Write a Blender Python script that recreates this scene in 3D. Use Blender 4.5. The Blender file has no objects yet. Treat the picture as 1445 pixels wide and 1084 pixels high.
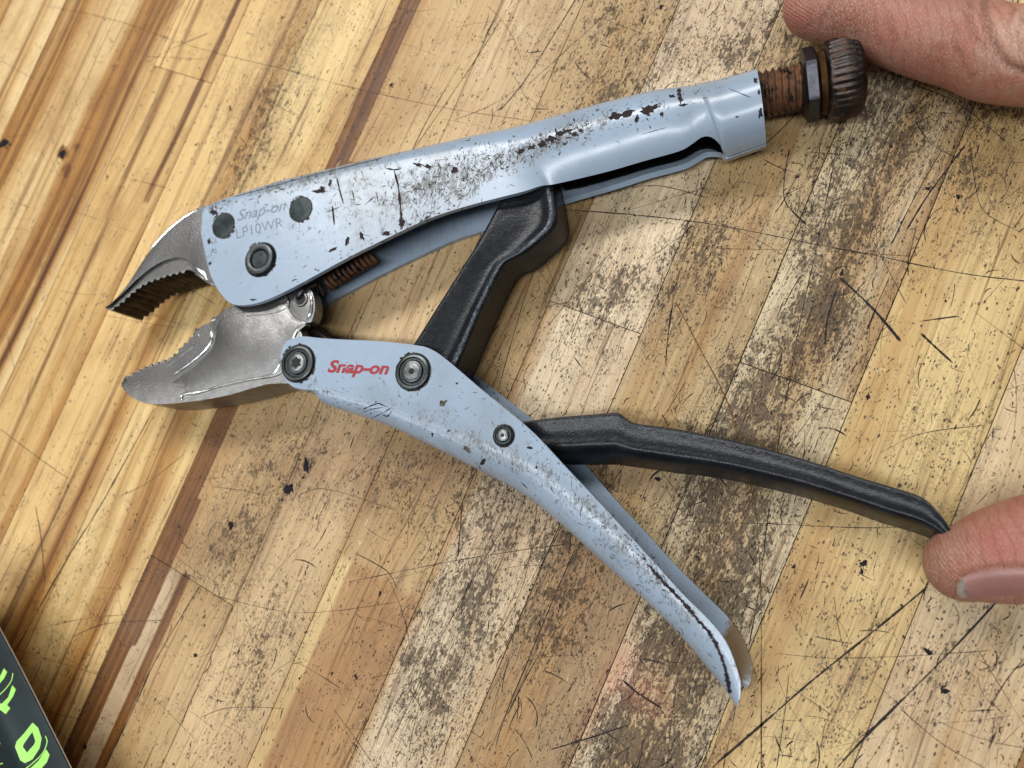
import bpy, bmesh, math, random
import numpy as np
from mathutils import Vector, Matrix, Euler
from mathutils.bvhtree import BVHTree

scene = bpy.context.scene
COL = scene.collection
random.seed(7); rng = np.random.default_rng(7)
MM = 0.001

# ------------------------------------------------------------------ camera
FPX, IW, IH = 1110.0, 1445.0, 1084.0
NX, NY = 365.0, 209.0                 # plumb point of the lens, measured from the picture centre
HCAM = 225.0                          # lens height over the bench in mm
_z = -np.array([NX, -NY, -FPX]); _z /= np.linalg.norm(_z)
_x = np.array([1.0, 0, 0]) - _z[0]*_z; _x /= np.linalg.norm(_x)
_y = np.cross(_z, _x)
ROT = np.array([_x, _y, _z])          # camera axes -> bench axes
CAM = np.array([0.0, 0.0, HCAM])
def ray(px, py): return ROT @ np.array([px-IW/2, IH/2-py, -FPX])
def P(px, py, z=0.0):                 # a sighted point of the bench, in mm, at height z
    w = ray(px, py); t = (z-HCAM)/w[2]
    return CAM + t*w
def proj(p):
    v = ROT.T @ (np.asarray(p, float)-CAM)
    return IW/2 + FPX*v[0]/-v[2], IH/2 - FPX*v[1]/-v[2]

cd = bpy.data.cameras.new('camera'); cam = bpy.data.objects.new('camera', cd); COL.objects.link(cam)
m = Matrix([list(ROT[i])+[0] for i in range(3)]+[[0, 0, 0, 1]])
cam.matrix_world = Matrix.Translation(Vector((0, 0, HCAM*MM))) @ m
cd.sensor_width = 36; cd.lens = 36*FPX/IW; cd.clip_start = 0.005; cd.clip_end = 20
cd.dof.use_dof = True; cd.dof.aperture_fstop = 12.0
cd.dof.focus_distance = float(np.linalg.norm(P(640, 400, 18)-CAM))*MM*0.95
scene.camera = cam

# ------------------------------------------------------------------ light
wd = bpy.data.worlds.new('World'); scene.world = wd; wd.use_nodes = True
bg = wd.node_tree.nodes['Background']; bg.inputs[0].default_value = (0.80, 0.90, 1.0, 1); bg.inputs[1].default_value = 0.07
def area(name, loc, aim, sx, sy, power, color):
    l = bpy.data.lights.new(name, 'AREA'); l.shape = 'RECTANGLE'; l.size = sx; l.size_y = sy
    l.energy = power; l.color = color
    o = bpy.data.objects.new(name, l); COL.objects.link(o); o.location = loc
    o.rotation_euler = (Vector(aim)-Vector(loc)).to_track_quat('-Z', 'Y').to_euler()
    return o
area('ceiling_lamp', (-0.38, 0.98, 1.32), (-0.10, 0.06, 0), 1.4, 0.26, 24, (1.0, 0.985, 0.96))
area('ceiling_lamp', (-0.12, -0.30, 1.35), (-0.08, 0.05, 0), 1.3, 0.09, 14, (0.95, 0.98, 1.0))
area('ceiling_lamp', (-1.35, -0.35, 1.15), (-0.10, 0.05, 0), 0.9, 0.20, 6, (1.0, 0.98, 0.95))
vs = scene.view_settings
vs.view_transform = 'Standard'; vs.look = 'None'; vs.gamma = 1; vs.exposure = 0.0; vs.use_curve_mapping = False
scene.render.engine = 'CYCLES'

# ------------------------------------------------------------------ helpers
def link(name, me, mat=None, parent=None, label=None, cat=None, group=None, kind=None, loc=None):
    o = bpy.data.objects.new(name, me); COL.objects.link(o)
    if mat and me: me.materials.append(mat)
    if parent: o.parent = parent
    if loc is not None: o.location = Vector(loc)*MM
    if label: o['label'] = label
    if cat: o['category'] = cat
    if group: o['group'] = group
    if kind: o['kind'] = kind
    return o
ORG = {}
def root_org(o):
    return ORG.get(o.name, np.zeros(3)) if o else np.zeros(3)
def mesh(name, V, F, mat, parent=None, smooth=True, sharp=38, **kw):
    """vertices in bench mm; stored relative to the thing's base"""
    org = root_org(parent)
    me = bpy.data.meshes.new(name)
    V = np.asarray(V, float)
    me.from_pydata([tuple(v) for v in (V-org)*MM], [], [tuple(int(i) for i in f) for f in F])
    bm = bmesh.new(); bm.from_mesh(me)
    if smooth:
        bmesh.ops.recalc_face_normals(bm, faces=bm.faces)
        for f in bm.faces: f.smooth = True
        a = math.radians(sharp)
        for e in bm.edges:
            if len(e.link_faces) == 2 and e.calc_face_angle(0) > a: e.smooth = False
    bm.to_mesh(me); bm.free(); me.update()
    o = link(name, me, mat, parent, **kw)
    ORG[o.name] = org
    return o
def thing(name, loc, label, cat):
    o = link(name, None, label=label, cat=cat, loc=loc); ORG[o.name] = np.asarray(loc, float); return o
def catmull(pts, n=6, closed=False):
    p = np.asarray(pts, float); out = []
    N = len(p)
    for i in range(N if closed else N-1):
        if closed: a, b, c, d = p[(i-1) % N], p[i], p[(i+1) % N], p[(i+2) % N]
        else: a, b, c, d = p[max(i-1, 0)], p[i], p[i+1], p[min(i+2, N-1)]
        for k in range(n):
            t = k/n
            out.append(0.5*((2*b)+(-a+c)*t+(2*a-5*b+4*c-d)*t*t+(-a+3*b-3*c+d)*t**3))
    if not closed: out.append(p[-1])
    return np.array(out)
def extrude(poly, z0, z1, bev=0.5, seg=2):
    """poly in bench mm xy -> V, F of a bevelled slab"""
    bm = bmesh.new()
    vs_ = [bm.verts.new((p[0], p[1], z1)) for p in poly]
    f = bm.faces.new(vs_)
    r = bmesh.ops.extrude_face_region(bm, geom=[f])
    nv = [g for g in r['geom'] if isinstance(g, bmesh.types.BMVert)]
    for v in nv: v.co.z = z0
    bmesh.ops.recalc_face_normals(bm, faces=bm.faces)
    if bev > 0:
        es = [e for e in bm.edges if abs(e.verts[0].co.z-e.verts[1].co.z) < 1e-6]
        bmesh.ops.bevel(bm, geom=es, offset=bev, segments=seg, profile=0.5, affect='EDGES', clamp_overlap=True)
    bmesh.ops.triangulate(bm, faces=[f for f in bm.faces if len(f.verts) > 4])
    bm.verts.index_update()
    V = [tuple(v.co) for v in bm.verts]; F = [[v.index for v in f.verts] for f in bm.faces]
    bm.free(); return V, F
def merge(*parts):
    V, F = [], []
    for v, f in parts:
        b = len(V); V += [tuple(x) for x in v]; F += [[i+b for i in q] for q in f]
    return V, F
def loft(rings, closed_ring=True, cap=True):
    n = len(rings[0]); V = [tuple(p) for r in rings for p in r]; F = []
    for i in range(len(rings)-1):
        for j in range(n if closed_ring else n-1):
            k = (j+1) % n
            F.append([i*n+j, i*n+k, (i+1)*n+k, (i+1)*n+j])
    if cap and closed_ring:
        F.append(list(range(n))[::-1]); F.append([(len(rings)-1)*n+j for j in range(n)])
    return V, F
def tube(path, rad, n=10):
    path = [np.asarray(p, float) for p in path]; rings = []
    if np.isscalar(rad): rad = [rad]*len(path)
    up = np.array([0, 0, 1.0])
    for i, p in enumerate(path):
        d = path[min(i+1, len(path)-1)]-path[max(i-1, 0)]; d /= np.linalg.norm(d)+1e-9
        a = np.cross(d, up)
        if np.linalg.norm(a) < 1e-3: a = np.array([1.0, 0, 0])
        a /= np.linalg.norm(a); b = np.cross(a, d)
        rings.append([p+rad[i]*(math.cos(t)*a+math.sin(t)*b) for t in np.linspace(0, 2*math.pi, n, endpoint=False)])
    return loft(rings)
def lathe(center, axis, prof, n=40, rfun=None):
    """prof: (along, radius) pairs round an axis"""
    axis = np.asarray(axis, float); axis /= np.linalg.norm(axis)
    a = np.cross(axis, [0, 0, 1.0])
    if np.linalg.norm(a) < 1e-3: a = np.array([1.0, 0, 0])
    a /= np.linalg.norm(a); b = np.cross(axis, a)
    rings = []
    for l, r in prof:
        rings.append([np.asarray(center)+axis*l+(r if rfun is None else rfun(l, r, t))*(math.cos(t)*a+math.sin(t)*b)
                      for t in np.linspace(0, 2*math.pi, n, endpoint=False)])
    return loft(rings)

# ------------------------------------------------------------------ materials
class NT:
    def __init__(s, name):
        s.m = bpy.data.materials.new(name); s.m.use_nodes = True; s.t = s.m.node_tree
        s.b = s.t.nodes['Principled BSDF']; s.out = s.t.nodes['Material Output']
    def n(s, typ, **kw):
        x = s.t.nodes.new(typ)
        for k, v in kw.items(): setattr(x, k, v)
        return x
    def set(s, node, i, v):
        if hasattr(v, 'is_linked') or isinstance(v, bpy.types.NodeSocket): s.t.links.new(v, node.inputs[i])
        elif v is not None: node.inputs[i].default_value = v
    def obj(s): return s.n('ShaderNodeTexCoord').outputs['Object']
    def map(s, vec, scale=(1, 1, 1), loc=(0, 0, 0), rot=(0, 0, 0)):
        x = s.n('ShaderNodeMapping'); s.set(x, 0, vec); x.inputs['Scale'].default_value = scale
        x.inputs['Location'].default_value = loc; x.inputs['Rotation'].default_value = rot; return x.outputs[0]
    def noise(s, vec, scale, detail=4, rough=0.55, dist=0.0, color=False):
        x = s.n('ShaderNodeTexNoise'); s.set(x, 'Vector', vec); x.inputs['Scale'].default_value = scale
        x.inputs['Detail'].default_value = detail; x.inputs['Roughness'].default_value = rough
        x.inputs['Distortion'].default_value = dist
        return x.outputs['Color' if color else 'Fac']
    def voro(s, vec, scale, feature='F1', rnd=1.0):
        x = s.n('ShaderNodeTexVoronoi', feature=feature); s.set(x, 'Vector', vec); x.inputs['Scale'].default_value = scale
        x.inputs['Randomness'].default_value = rnd; return x.outputs['Distance']
    def math(s, op, a, b=None, c=None, clamp=False):
        x = s.n('ShaderNodeMath', operation=op, use_clamp=clamp); s.set(x, 0, a)
        if b is not None: s.set(x, 1, b)
        if c is not None: s.set(x, 2, c)
        return x.outputs[0]
    def step(s, v, lo, hi, a=0.0, b=1.0):
        x = s.n('ShaderNodeMapRange', interpolation_type='SMOOTHSTEP'); s.set(x, 0, v)
        s.set(x, 1, lo); s.set(x, 2, hi); s.set(x, 3, a); s.set(x, 4, b); return x.outputs[0]
    def mix(s, f, a, b, mode='MIX'):
        x = s.n('ShaderNodeMix', data_type='RGBA', blend_type=mode); s.set(x, 0, f)
        for i, v in ((6, a), (7, b)):
            if isinstance(v, tuple): v = (v+(1,))[:4]
            s.set(x, i, v)
        return x.outputs[2]
    def attr(s, name, out='Color', typ='GEOMETRY'):
        x = s.n('ShaderNodeAttribute', attribute_name=name, attribute_type=typ); return x.outputs[out]
    def bump(s, h, strength, dist, prev=None):
        x = s.n('ShaderNodeBump'); x.inputs['Strength'].default_value = strength; x.inputs['Distance'].default_value = dist
        s.set(x, 'Height', h)
        if prev is not None: s.set(x, 'Normal', prev)
        return x.outputs[0]
    def fin(s, color=None, rough=None, metal=None, normal=None, **kw):
        if isinstance(color, tuple): color = (color+(1,))[:4]
        s.set(s.b, 'Base Color', color); s.set(s.b, 'Roughness', rough); s.set(s.b, 'Metallic', metal)
        if normal is not None: s.set(s.b, 'Normal', normal)
        for k, v in kw.items(): s.set(s.b, k, v)
        return s.m

def mat_wood():
    t = NT('maple_bench_wood'); co = t.obj()
    rnd = t.n('ShaderNodeObjectInfo').outputs['Random']
    cmb = t.n('ShaderNodeCombineXYZ'); t.set(cmb, 0, t.math('MULTIPLY', rnd, 1.7)); t.set(cmb, 1, t.math('MULTIPLY', rnd, 3.1)); t.set(cmb, 2, rnd)
    add = t.n('ShaderNodeVectorMath', operation='ADD'); t.set(add, 0, co); t.set(add, 1, cmb.outputs[0]); v = add.outputs[0]
    col = t.attr('col'); aux = t.n('ShaderNodeSeparateColor'); t.set(aux, 0, t.attr('aux'))
    grime, heart, red = aux.outputs[0], aux.outputs[1], aux.outputs[2]
    # growth bands: slow wander along the board, fast change across it
    bs = t.attr('col', 'Alpha')
    warp = t.noise(t.map(v, (20, 4.0, 1)), 1.0, 2, 0.5, color=True)
    wv = t.n('ShaderNodeVectorMath', operation='MULTIPLY_ADD'); t.set(wv, 0, warp); t.set(wv, 1, (0.024, 0, 0)); t.set(wv, 2, v)
    band = t.noise(t.map(wv.outputs[0], (52, 1.3, 1)), 1.0, 4, 0.58)
    fine = t.noise(t.map(wv.outputs[0], (620, 6, 1)), 1.0, 4, 0.68)
    fib = t.noise(t.map(v, (2300, 70, 1)), 1.0, 2, 0.6)
    c = t.mix(t.math('MULTIPLY', t.step(band, 0.46, 0.68), bs), col, (0.45, 0.258, 0.092))
    c = t.mix(t.math('MULTIPLY', t.math('MULTIPLY', t.step(band, 0.60, 0.68), t.step(fine, .42, .6)), t.math('MULTIPLY', bs, .8)), c, (0.29, 0.140, 0.042))
    c = t.mix(t.math('MULTIPLY', t.step(band, 0.47, 0.34), 0.55), c, t.mix(1.0, c, (1.20, 1.22, 1.25), 'MULTIPLY'))
    c = t.mix(t.math('MULTIPLY', t.step(fine, 0.54, 0.74), 0.36), c, t.mix(1.0, c, (0.55, 0.46, 0.34), 'MULTIPLY'))
    c = t.mix(t.math('MULTIPLY', t.step(fine, 0.46, 0.28), 0.35), c, t.mix(1.0, c, (1.18, 1.2, 1.22), 'MULTIPLY'))
    fine2 = t.noise(t.map(wv.outputs[0], (1250, 16, 1)), 1.0, 3, 0.7)
    c = t.mix(t.math('MULTIPLY', t.step(fine2, 0.48, 0.72), 0.42), c, t.mix(1.0, c, (0.55, 0.47, 0.37), 'MULTIPLY'))
    c = t.mix(t.math('MULTIPLY', t.step(fine2, 0.47, 0.28), 0.3), c, t.mix(1.0, c, (1.18, 1.18, 1.16), 'MULTIPLY'))
    st = t.noise(t.map(wv.outputs[0], (330, 7.5, 1), loc=(3, 1, 0)), 1.0, 5, 0.72)
    c = t.mix(t.math('MULTIPLY', t.step(st, 0.575, 0.66), 0.62), c, (0.185, 0.092, 0.034))
    # heartwood streaks
    hm = t.step(t.math('ADD', heart, t.math('MULTIPLY', t.math('SUBTRACT', fine, 0.5), 0.55)), 0.36, 0.60)
    hc = t.mix(t.step(fine, 0.3, 0.7), (0.34, 0.160, 0.038), (0.135, 0.054, 0.013))
    c = t.mix(t.math('MULTIPLY', hm, 0.90), c, hc)
    # broad handling tone
    tone = t.noise(v, 26, 4, 0.65)
    c = t.mix(t.math('MULTIPLY', t.step(tone, 0.42, 0.72), 0.45), c, t.mix(1.0, c, (0.66, 0.54, 0.43), 'MULTIPLY'))
    c = t.mix(0.6, c, t.mix(1.0, c, t.mix(fib, (0.60, 0.58, 0.55), (1.28, 1.28, 1.28)), 'MULTIPLY'))
    # grime worked into worn patches: islands of clean wood stay between
    g1 = t.noise(t.map(v, (75, 55, 60)), 1.0, 3, 0.6, 0.2)
    g2 = t.noise(t.map(v, (400, 210, 300)), 1.0, 8, 0.74, 0.25)
    g3 = t.noise(t.map(v, (1500, 620, 900)), 1.0, 4, 0.7)
    gs = t.math('ADD', t.math('ADD', t.math('MULTIPLY', g1, 0.20), t.math('MULTIPLY', g2, 0.46)), t.math('MULTIPLY', g3, 0.34))
    thr = t.math('ADD', t.math('SUBTRACT', 0.672, t.math('MULTIPLY', grime, 0.200)), t.math('MULTIPLY', rnd, .026))
    gm = t.step(gs, t.math('SUBTRACT', thr, 0.02), t.math('ADD', thr, 0.035))
    gcol = t.mix(t.step(g3, .35, .65), (0.135, 0.092, 0.054), (0.035, 0.027, 0.021))
    rim = t.math('MULTIPLY', t.step(gs, t.math('SUBTRACT', thr, 0.018), t.math('SUBTRACT', thr, 0.004)), t.step(gs, t.math('ADD', thr, 0.018), t.math('ADD', thr, 0.004)))
    c = t.mix(t.math('MULTIPLY', gm, t.step(g3, .2, .7, .55, .9)), c, t.mix(0.80, c, gcol, 'MIX'))
    c = t.mix(t.math('MULTIPLY', rim, 0.5), c, (0.075, 0.050, 0.033))
    # scribbled hairlines of dirt
    for sc, rot, wdt, amt in ((260, .5, .010, .75), (520, -.4, .014, .7), (130, 1.0, .006, .6)):
        q = t.noise(t.map(v, (sc, sc*.45, sc), rot=(0, 0, rot)), 1.0, 3, 0.6, 1.6)
        ln = t.step(t.math('ABSOLUTE', t.math('SUBTRACT', q, 0.5)), wdt, wdt*.35)
        gate = t.step(t.math('ADD', t.noise(t.map(v, (180, 90, 100), loc=(rot, 0, 0)), 1.0, 3), t.math('MULTIPLY', grime, .28)), .62, .72)
        c = t.mix(t.math('MULTIPLY', t.math('MULTIPLY', ln, gate), amt), c, (0.075, 0.050, 0.036))
    c = t.mix(t.math('MULTIPLY', t.math('MULTIPLY', grime, t.step(fib, 0.40, 0.75)), 0.75), c, (0.115, 0.075, 0.045))
    # pits and specks
    sp = t.voro(t.map(v, (620, 330, 500)), 1.0)
    sp2 = t.voro(t.map(v, (1500, 620, 500), rot=(0, 0, .5)), 1.0)
    spm = t.math('MULTIPLY', t.step(sp, 0.22, 0.10), t.step(t.math('ADD', t.noise(v, 160, 2), t.math('MULTIPLY', grime, .12)), 0.50, 0.62))
    spm = t.math('MAXIMUM', spm, t.math('MULTIPLY', t.step(sp2, 0.30, 0.16), t.step(t.math('ADD', t.noise(v, 230, 3, .65), t.math('MULTIPLY', grime, .20)), 0.56, 0.68)))
    c = t.mix(t.math('MULTIPLY', spm, 0.85), c, (0.05, 0.034, 0.028))
    # bruised pale flakes of lifted varnish
    fl = t.step(t.noise(t.map(v, (420, 120, 300)), 1.0, 3, 0.6, 1.2), 0.68, 0.72)
    c = t.mix(t.math('MULTIPLY', fl, 0.35), c, (0.74, 0.62, 0.46))
    # red marker rubbed into the grain
    gam = t.n('ShaderNodeGamma'); t.set(gam, 0, c); gam.inputs[1].default_value = 1.5
    c = t.mix(1.0, gam.outputs[0], (1.24, 1.37, 1.38), 'MULTIPLY')
    rm = t.math('MULTIPLY', red, t.step(t.math('ADD', fib, g2), 0.75, 1.15))
    c = t.mix(t.math('MULTIPLY', rm, 0.36), c, (0.60, 0.17, 0.13))
    h = t.math('ADD', t.math('MULTIPLY', fine, 0.5), t.math('ADD', t.math('MULTIPLY', fib, 0.6), t.math('MULTIPLY', gm, -0.5)))
    h = t.math('SUBTRACT', h, t.math('MULTIPLY', spm, 0.8))
    nb = t.bump(h, 0.55, 0.00025)
    nb = t.bump(tone, 0.25, 0.001, nb)
    ro = t.math('ADD', 0.40, t.math('MULTIPLY', t.noise(v, 90, 4), 0.25)); ro = t.math('ADD', ro, t.math('MULTIPLY', gm, 0.12))
    return t.fin(c, ro, 0.0, nb, **{'Specular IOR Level': 0.42})

def mat_paint():
    t = NT('grey_blue_paint'); v = t.obj()
    big = t.noise(v, 35, 4, 0.6); mid = t.noise(v, 240, 6, 0.7); fi = t.noise(v, 1500, 3, 0.6)
    base = t.mix(t.step(big, 0.35, 0.7), (0.285, 0.358, 0.452), (0.252, 0.318, 0.400))
    # thin grime film and rubbed-in dirt
    dm = t.step(t.math('ADD', t.math('MULTIPLY', big, 0.55), t.math('MULTIPLY', mid, 0.5)), 0.56, 0.70)
    c = t.mix(t.math('MULTIPLY', dm, 0.34), base, (0.19, 0.20, 0.18))
    asep = t.n('ShaderNodeSeparateColor'); t.set(asep, 0, t.attr('rust')); ye = asep.outputs[0]
    d1 = t.noise(t.map(v, (1700, 620, 1200), rot=(0, 0, -.5)), 1.0, 5, .75, .8)
    df = t.step(t.math('ADD', t.math('ADD', t.math('MULTIPLY', d1, .6), t.math('MULTIPLY', mid, .4)), t.math('MULTIPLY', asep.outputs[1], .15)), .60, .68)
    c = t.mix(t.math('MULTIPLY', df, .75), c, t.mix(fi, (0.085, 0.074, 0.056), (0.032, 0.027, 0.022)))
    sme = t.step(t.math('ADD', big, t.math('MULTIPLY', asep.outputs[1], .35)), .55, .85); c = t.mix(t.math('MULTIPLY', sme, .22), c, (0.155, 0.160, 0.150))
    ym = t.step(t.math('ADD', ye, t.math('MULTIPLY', t.math('SUBTRACT', mid, 0.5), 1.1)), 0.45, 0.75)
    c = t.mix(ym, c, t.mix(fi, (0.20, 0.12, 0.035), (0.085, 0.048, 0.018)))
    c = t.mix(t.step(t.math('ADD', asep.outputs[2], t.math('MULTIPLY', t.math('SUBTRACT', mid, .5), .6)), .3, .6), c, (0.014, 0.012, 0.011))  # channel's inside painted near black: grease together with its deep shade
    # hairline nicks in the paint
    nk = t.noise(t.map(v, (2600, 700, 1200), rot=(0, 0, 0.6)), 1.0, 2, 0.5)
    nm = t.math('MULTIPLY', t.step(nk, 0.74, 0.77), t.step(mid, 0.45, 0.6))
    c = t.mix(nm, c, (0.07, 0.06, 0.05))
    ro = t.math('ADD', 0.17, t.math('MULTIPLY', mid, 0.22)); ro = t.math('ADD', ro, t.math('MULTIPLY', t.math('MAXIMUM', ym, t.math('MULTIPLY', df, .8)), 0.3))
    nb = t.bump(t.math('ADD', t.math('MULTIPLY', mid, 0.7), t.math('MULTIPLY', nm, -0.8)), 0.30, 0.00012)
    nb = t.bump(big, 0.20, 0.0008, nb)
    return t.fin(c, ro, 0.0, nb, **{'Specular IOR Level': 0.5, 'Coat Weight': 0.15, 'Coat Roughness': 0.2})

def mat_metal(name, c1, c2, rough, grain=900, bumpd=0.00018, bstr=0.35, rust=0.0, spots=0.0):
    t = NT(name); v = t.obj()
    n1 = t.noise(v, grain, 4, 0.65); n2 = t.noise(v, grain*0.22, 4, 0.65)
    c = t.mix(t.step(n2, 0.35, 0.68), c1, c2)
    metal = 1.0
    if rust > 0:
        rm = t.step(t.math('ADD', t.noise(v, 260, 6, 0.7, 0.3), rust-0.5), 0.42, 0.62)
        c = t.mix(rm, c, t.mix(n1, (0.080, 0.030, 0.013), (0.17, 0.066, 0.024)))
        metal = t.math('SUBTRACT', 1.0, rm)
        ro = t.math('ADD', rough, t.math('MULTIPLY', rm, 0.35))
    else:
        ro = t.math('ADD', rough, t.math('MULTIPLY', t.math('SUBTRACT', n2, 0.5), 0.25))
    if spots > 0:
        sm = t.step(t.noise(v, 180, 5, 0.7), 0.66, 0.76)
        c = t.mix(t.math('MULTIPLY', sm, spots*.7), c, (0.11, 0.062, 0.034))
    nb = t.bump(n1, bstr, bumpd); nb = t.bump(n2, 0.14, 0.0003, nb)
    return t.fin(c, ro, metal, nb)

def mat_black():
    t = NT('black_oxide_steel'); v = t.obj()
    n1 = t.noise(v, 1300, 3, 0.6); n2 = t.noise(v, 120, 5, 0.65); n3 = t.noise(v, 420, 5, 0.7)
    c = t.mix(t.step(n2, 0.35, 0.7), (0.0055, 0.0065, 0.009), (0.011, 0.013, 0.017))
    c = t.mix(t.math('MULTIPLY', t.step(n3, 0.68, 0.78), 0.55), c, (0.085, 0.036, 0.024))
    glint = t.attr('glint')
    wm = t.step(t.math('ADD', glint, t.math('MULTIPLY', t.math('SUBTRACT', n1, 0.5), 0.9)), 0.45, 0.85)
    c = t.mix(t.math('MULTIPLY', wm, 0.8), c, (0.12, 0.135, 0.155))  # highlight on the levers painted in as paler steel
    ro = t.math('ADD', 0.20, t.math('MULTIPLY', n3, 0.2))
    nb = t.bump(n1, 0.35, 0.00016); nb = t.bump(n3, 0.3, 0.0003, nb); nb = t.bump(n2, 0.25, 0.0008, nb)
    return t.fin(c, ro, t.math('MULTIPLY', wm, 0.6), nb, **{'Specular IOR Level': 0.26})

def mat_flat(name, col, rough=0.6, nscale=700, var=0.35, bump=0.0001, **kw):
    t = NT(name); v = t.obj(); n = t.noise(v, nscale, 4, 0.65)
    c = t.mix(t.step(n, 0.3, 0.7), tuple(x*(1-var) for x in col), tuple(min(1, x*(1+var)) for x in col))
    return t.fin(c, rough, 0.0, t.bump(n, 0.3, bump), **kw)

def mat_skin():
    t = NT('skin'); v = t.obj()
    col = t.attr('col')
    n1 = t.noise(v, 140, 5, 0.65); n2 = t.noise(v, 700, 4, 0.6)
    c = t.mix(t.step(n1, 0.38, 0.68), col, t.mix(1.0, col, (0.93, 0.72, 0.68), 'MULTIPLY'))
    vw = t.n('ShaderNodeVectorMath', operation='MULTIPLY_ADD'); t.set(vw, 0, t.noise(v, 300, 3, .6, color=True)); t.set(vw, 1, (.002, .002, .002)); t.set(vw, 2, v)
    cell = t.voro(t.map(vw.outputs[0], (1500, 900, 1200), rot=(0, 0, .5)), 1.0, 'DISTANCE_TO_EDGE')
    cr = t.step(cell, 0.09, 0.0)
    aux = t.n('ShaderNodeSeparateColor'); t.set(aux, 0, t.attr('aux')); dirt, ridge = aux.outputs[0], aux.outputs[1]
    c = t.mix(t.math('MULTIPLY', t.math('MULTIPLY', cr, t.math('ADD', 0.07, dirt)), 0.6), c, (0.10, 0.05, 0.035))
    n4 = t.noise(t.map(v, (500, 160, 300), rot=(0, 0, .3)), 1.0, 5, .7, .5); c = t.mix(t.math('MULTIPLY', t.step(n4, .52, .74), .40), c, (0.27, 0.125, 0.085)); c = t.mix(t.math('MULTIPLY', t.step(n4, .42, .3), .3), c, (0.52, 0.28, 0.21))
    c = t.mix(t.math('MULTIPLY', t.math('MULTIPLY', dirt, t.step(n2, 0.4, 0.7)), 0.5), c, (0.16, 0.095, 0.07))
    wv = t.n('ShaderNodeTexWave', bands_direction='DIAGONAL'); t.set(wv, 'Vector', v); wv.inputs['Scale'].default_value = 420
    wv.inputs['Distortion'].default_value = 3.0; wv.inputs['Detail'].default_value = 1; wv.inputs['Detail Scale'].default_value = 0.35
    rd = t.math('MULTIPLY', wv.outputs['Fac'], ridge)
    c = t.mix(t.math('MULTIPLY', rd, 0.22), c, (0.20, 0.07, 0.05))
    w2 = t.n('ShaderNodeTexWave', bands_direction='X'); t.set(w2, 'Vector', t.map(v, (1, .35, .6), rot=(0, 0, -.3))); w2.inputs['Scale'].default_value = 130; w2.inputs['Distortion'].default_value = 9; w2.inputs['Detail'].default_value = 4; w2.inputs['Detail Scale'].default_value = 1.4; w2.inputs['Detail Roughness'].default_value = .7
    wr = t.step(w2.outputs['Fac'], .22, .02); c = t.mix(t.math('MULTIPLY', wr, .16), c, (0.16, 0.065, 0.045))
    h = t.math('ADD', t.math('MULTIPLY', t.math('MULTIPLY', cr, t.math('ADD', .35, dirt)), -0.7), t.math('ADD', t.math('MULTIPLY', n2, 0.5), t.math('SUBTRACT', t.math('MULTIPLY', rd, -0.5), t.math('MULTIPLY', wr, .38))))
    nb = t.bump(h, 0.8, 0.0003); nb = t.bump(n4, 0.45, 0.0007, nb); nb = t.bump(n1, 0.3, 0.0012, nb)
    return t.fin(c, t.math('ADD', 0.38, t.math('MULTIPLY', n2, 0.2)), 0.0, nb,
                 **{'Subsurface Weight': 0.07, 'Subsurface Radius': (1.0, 0.35, 0.2), 'Subsurface Scale': 0.0022, 'Specular IOR Level': 0.45})

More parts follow.
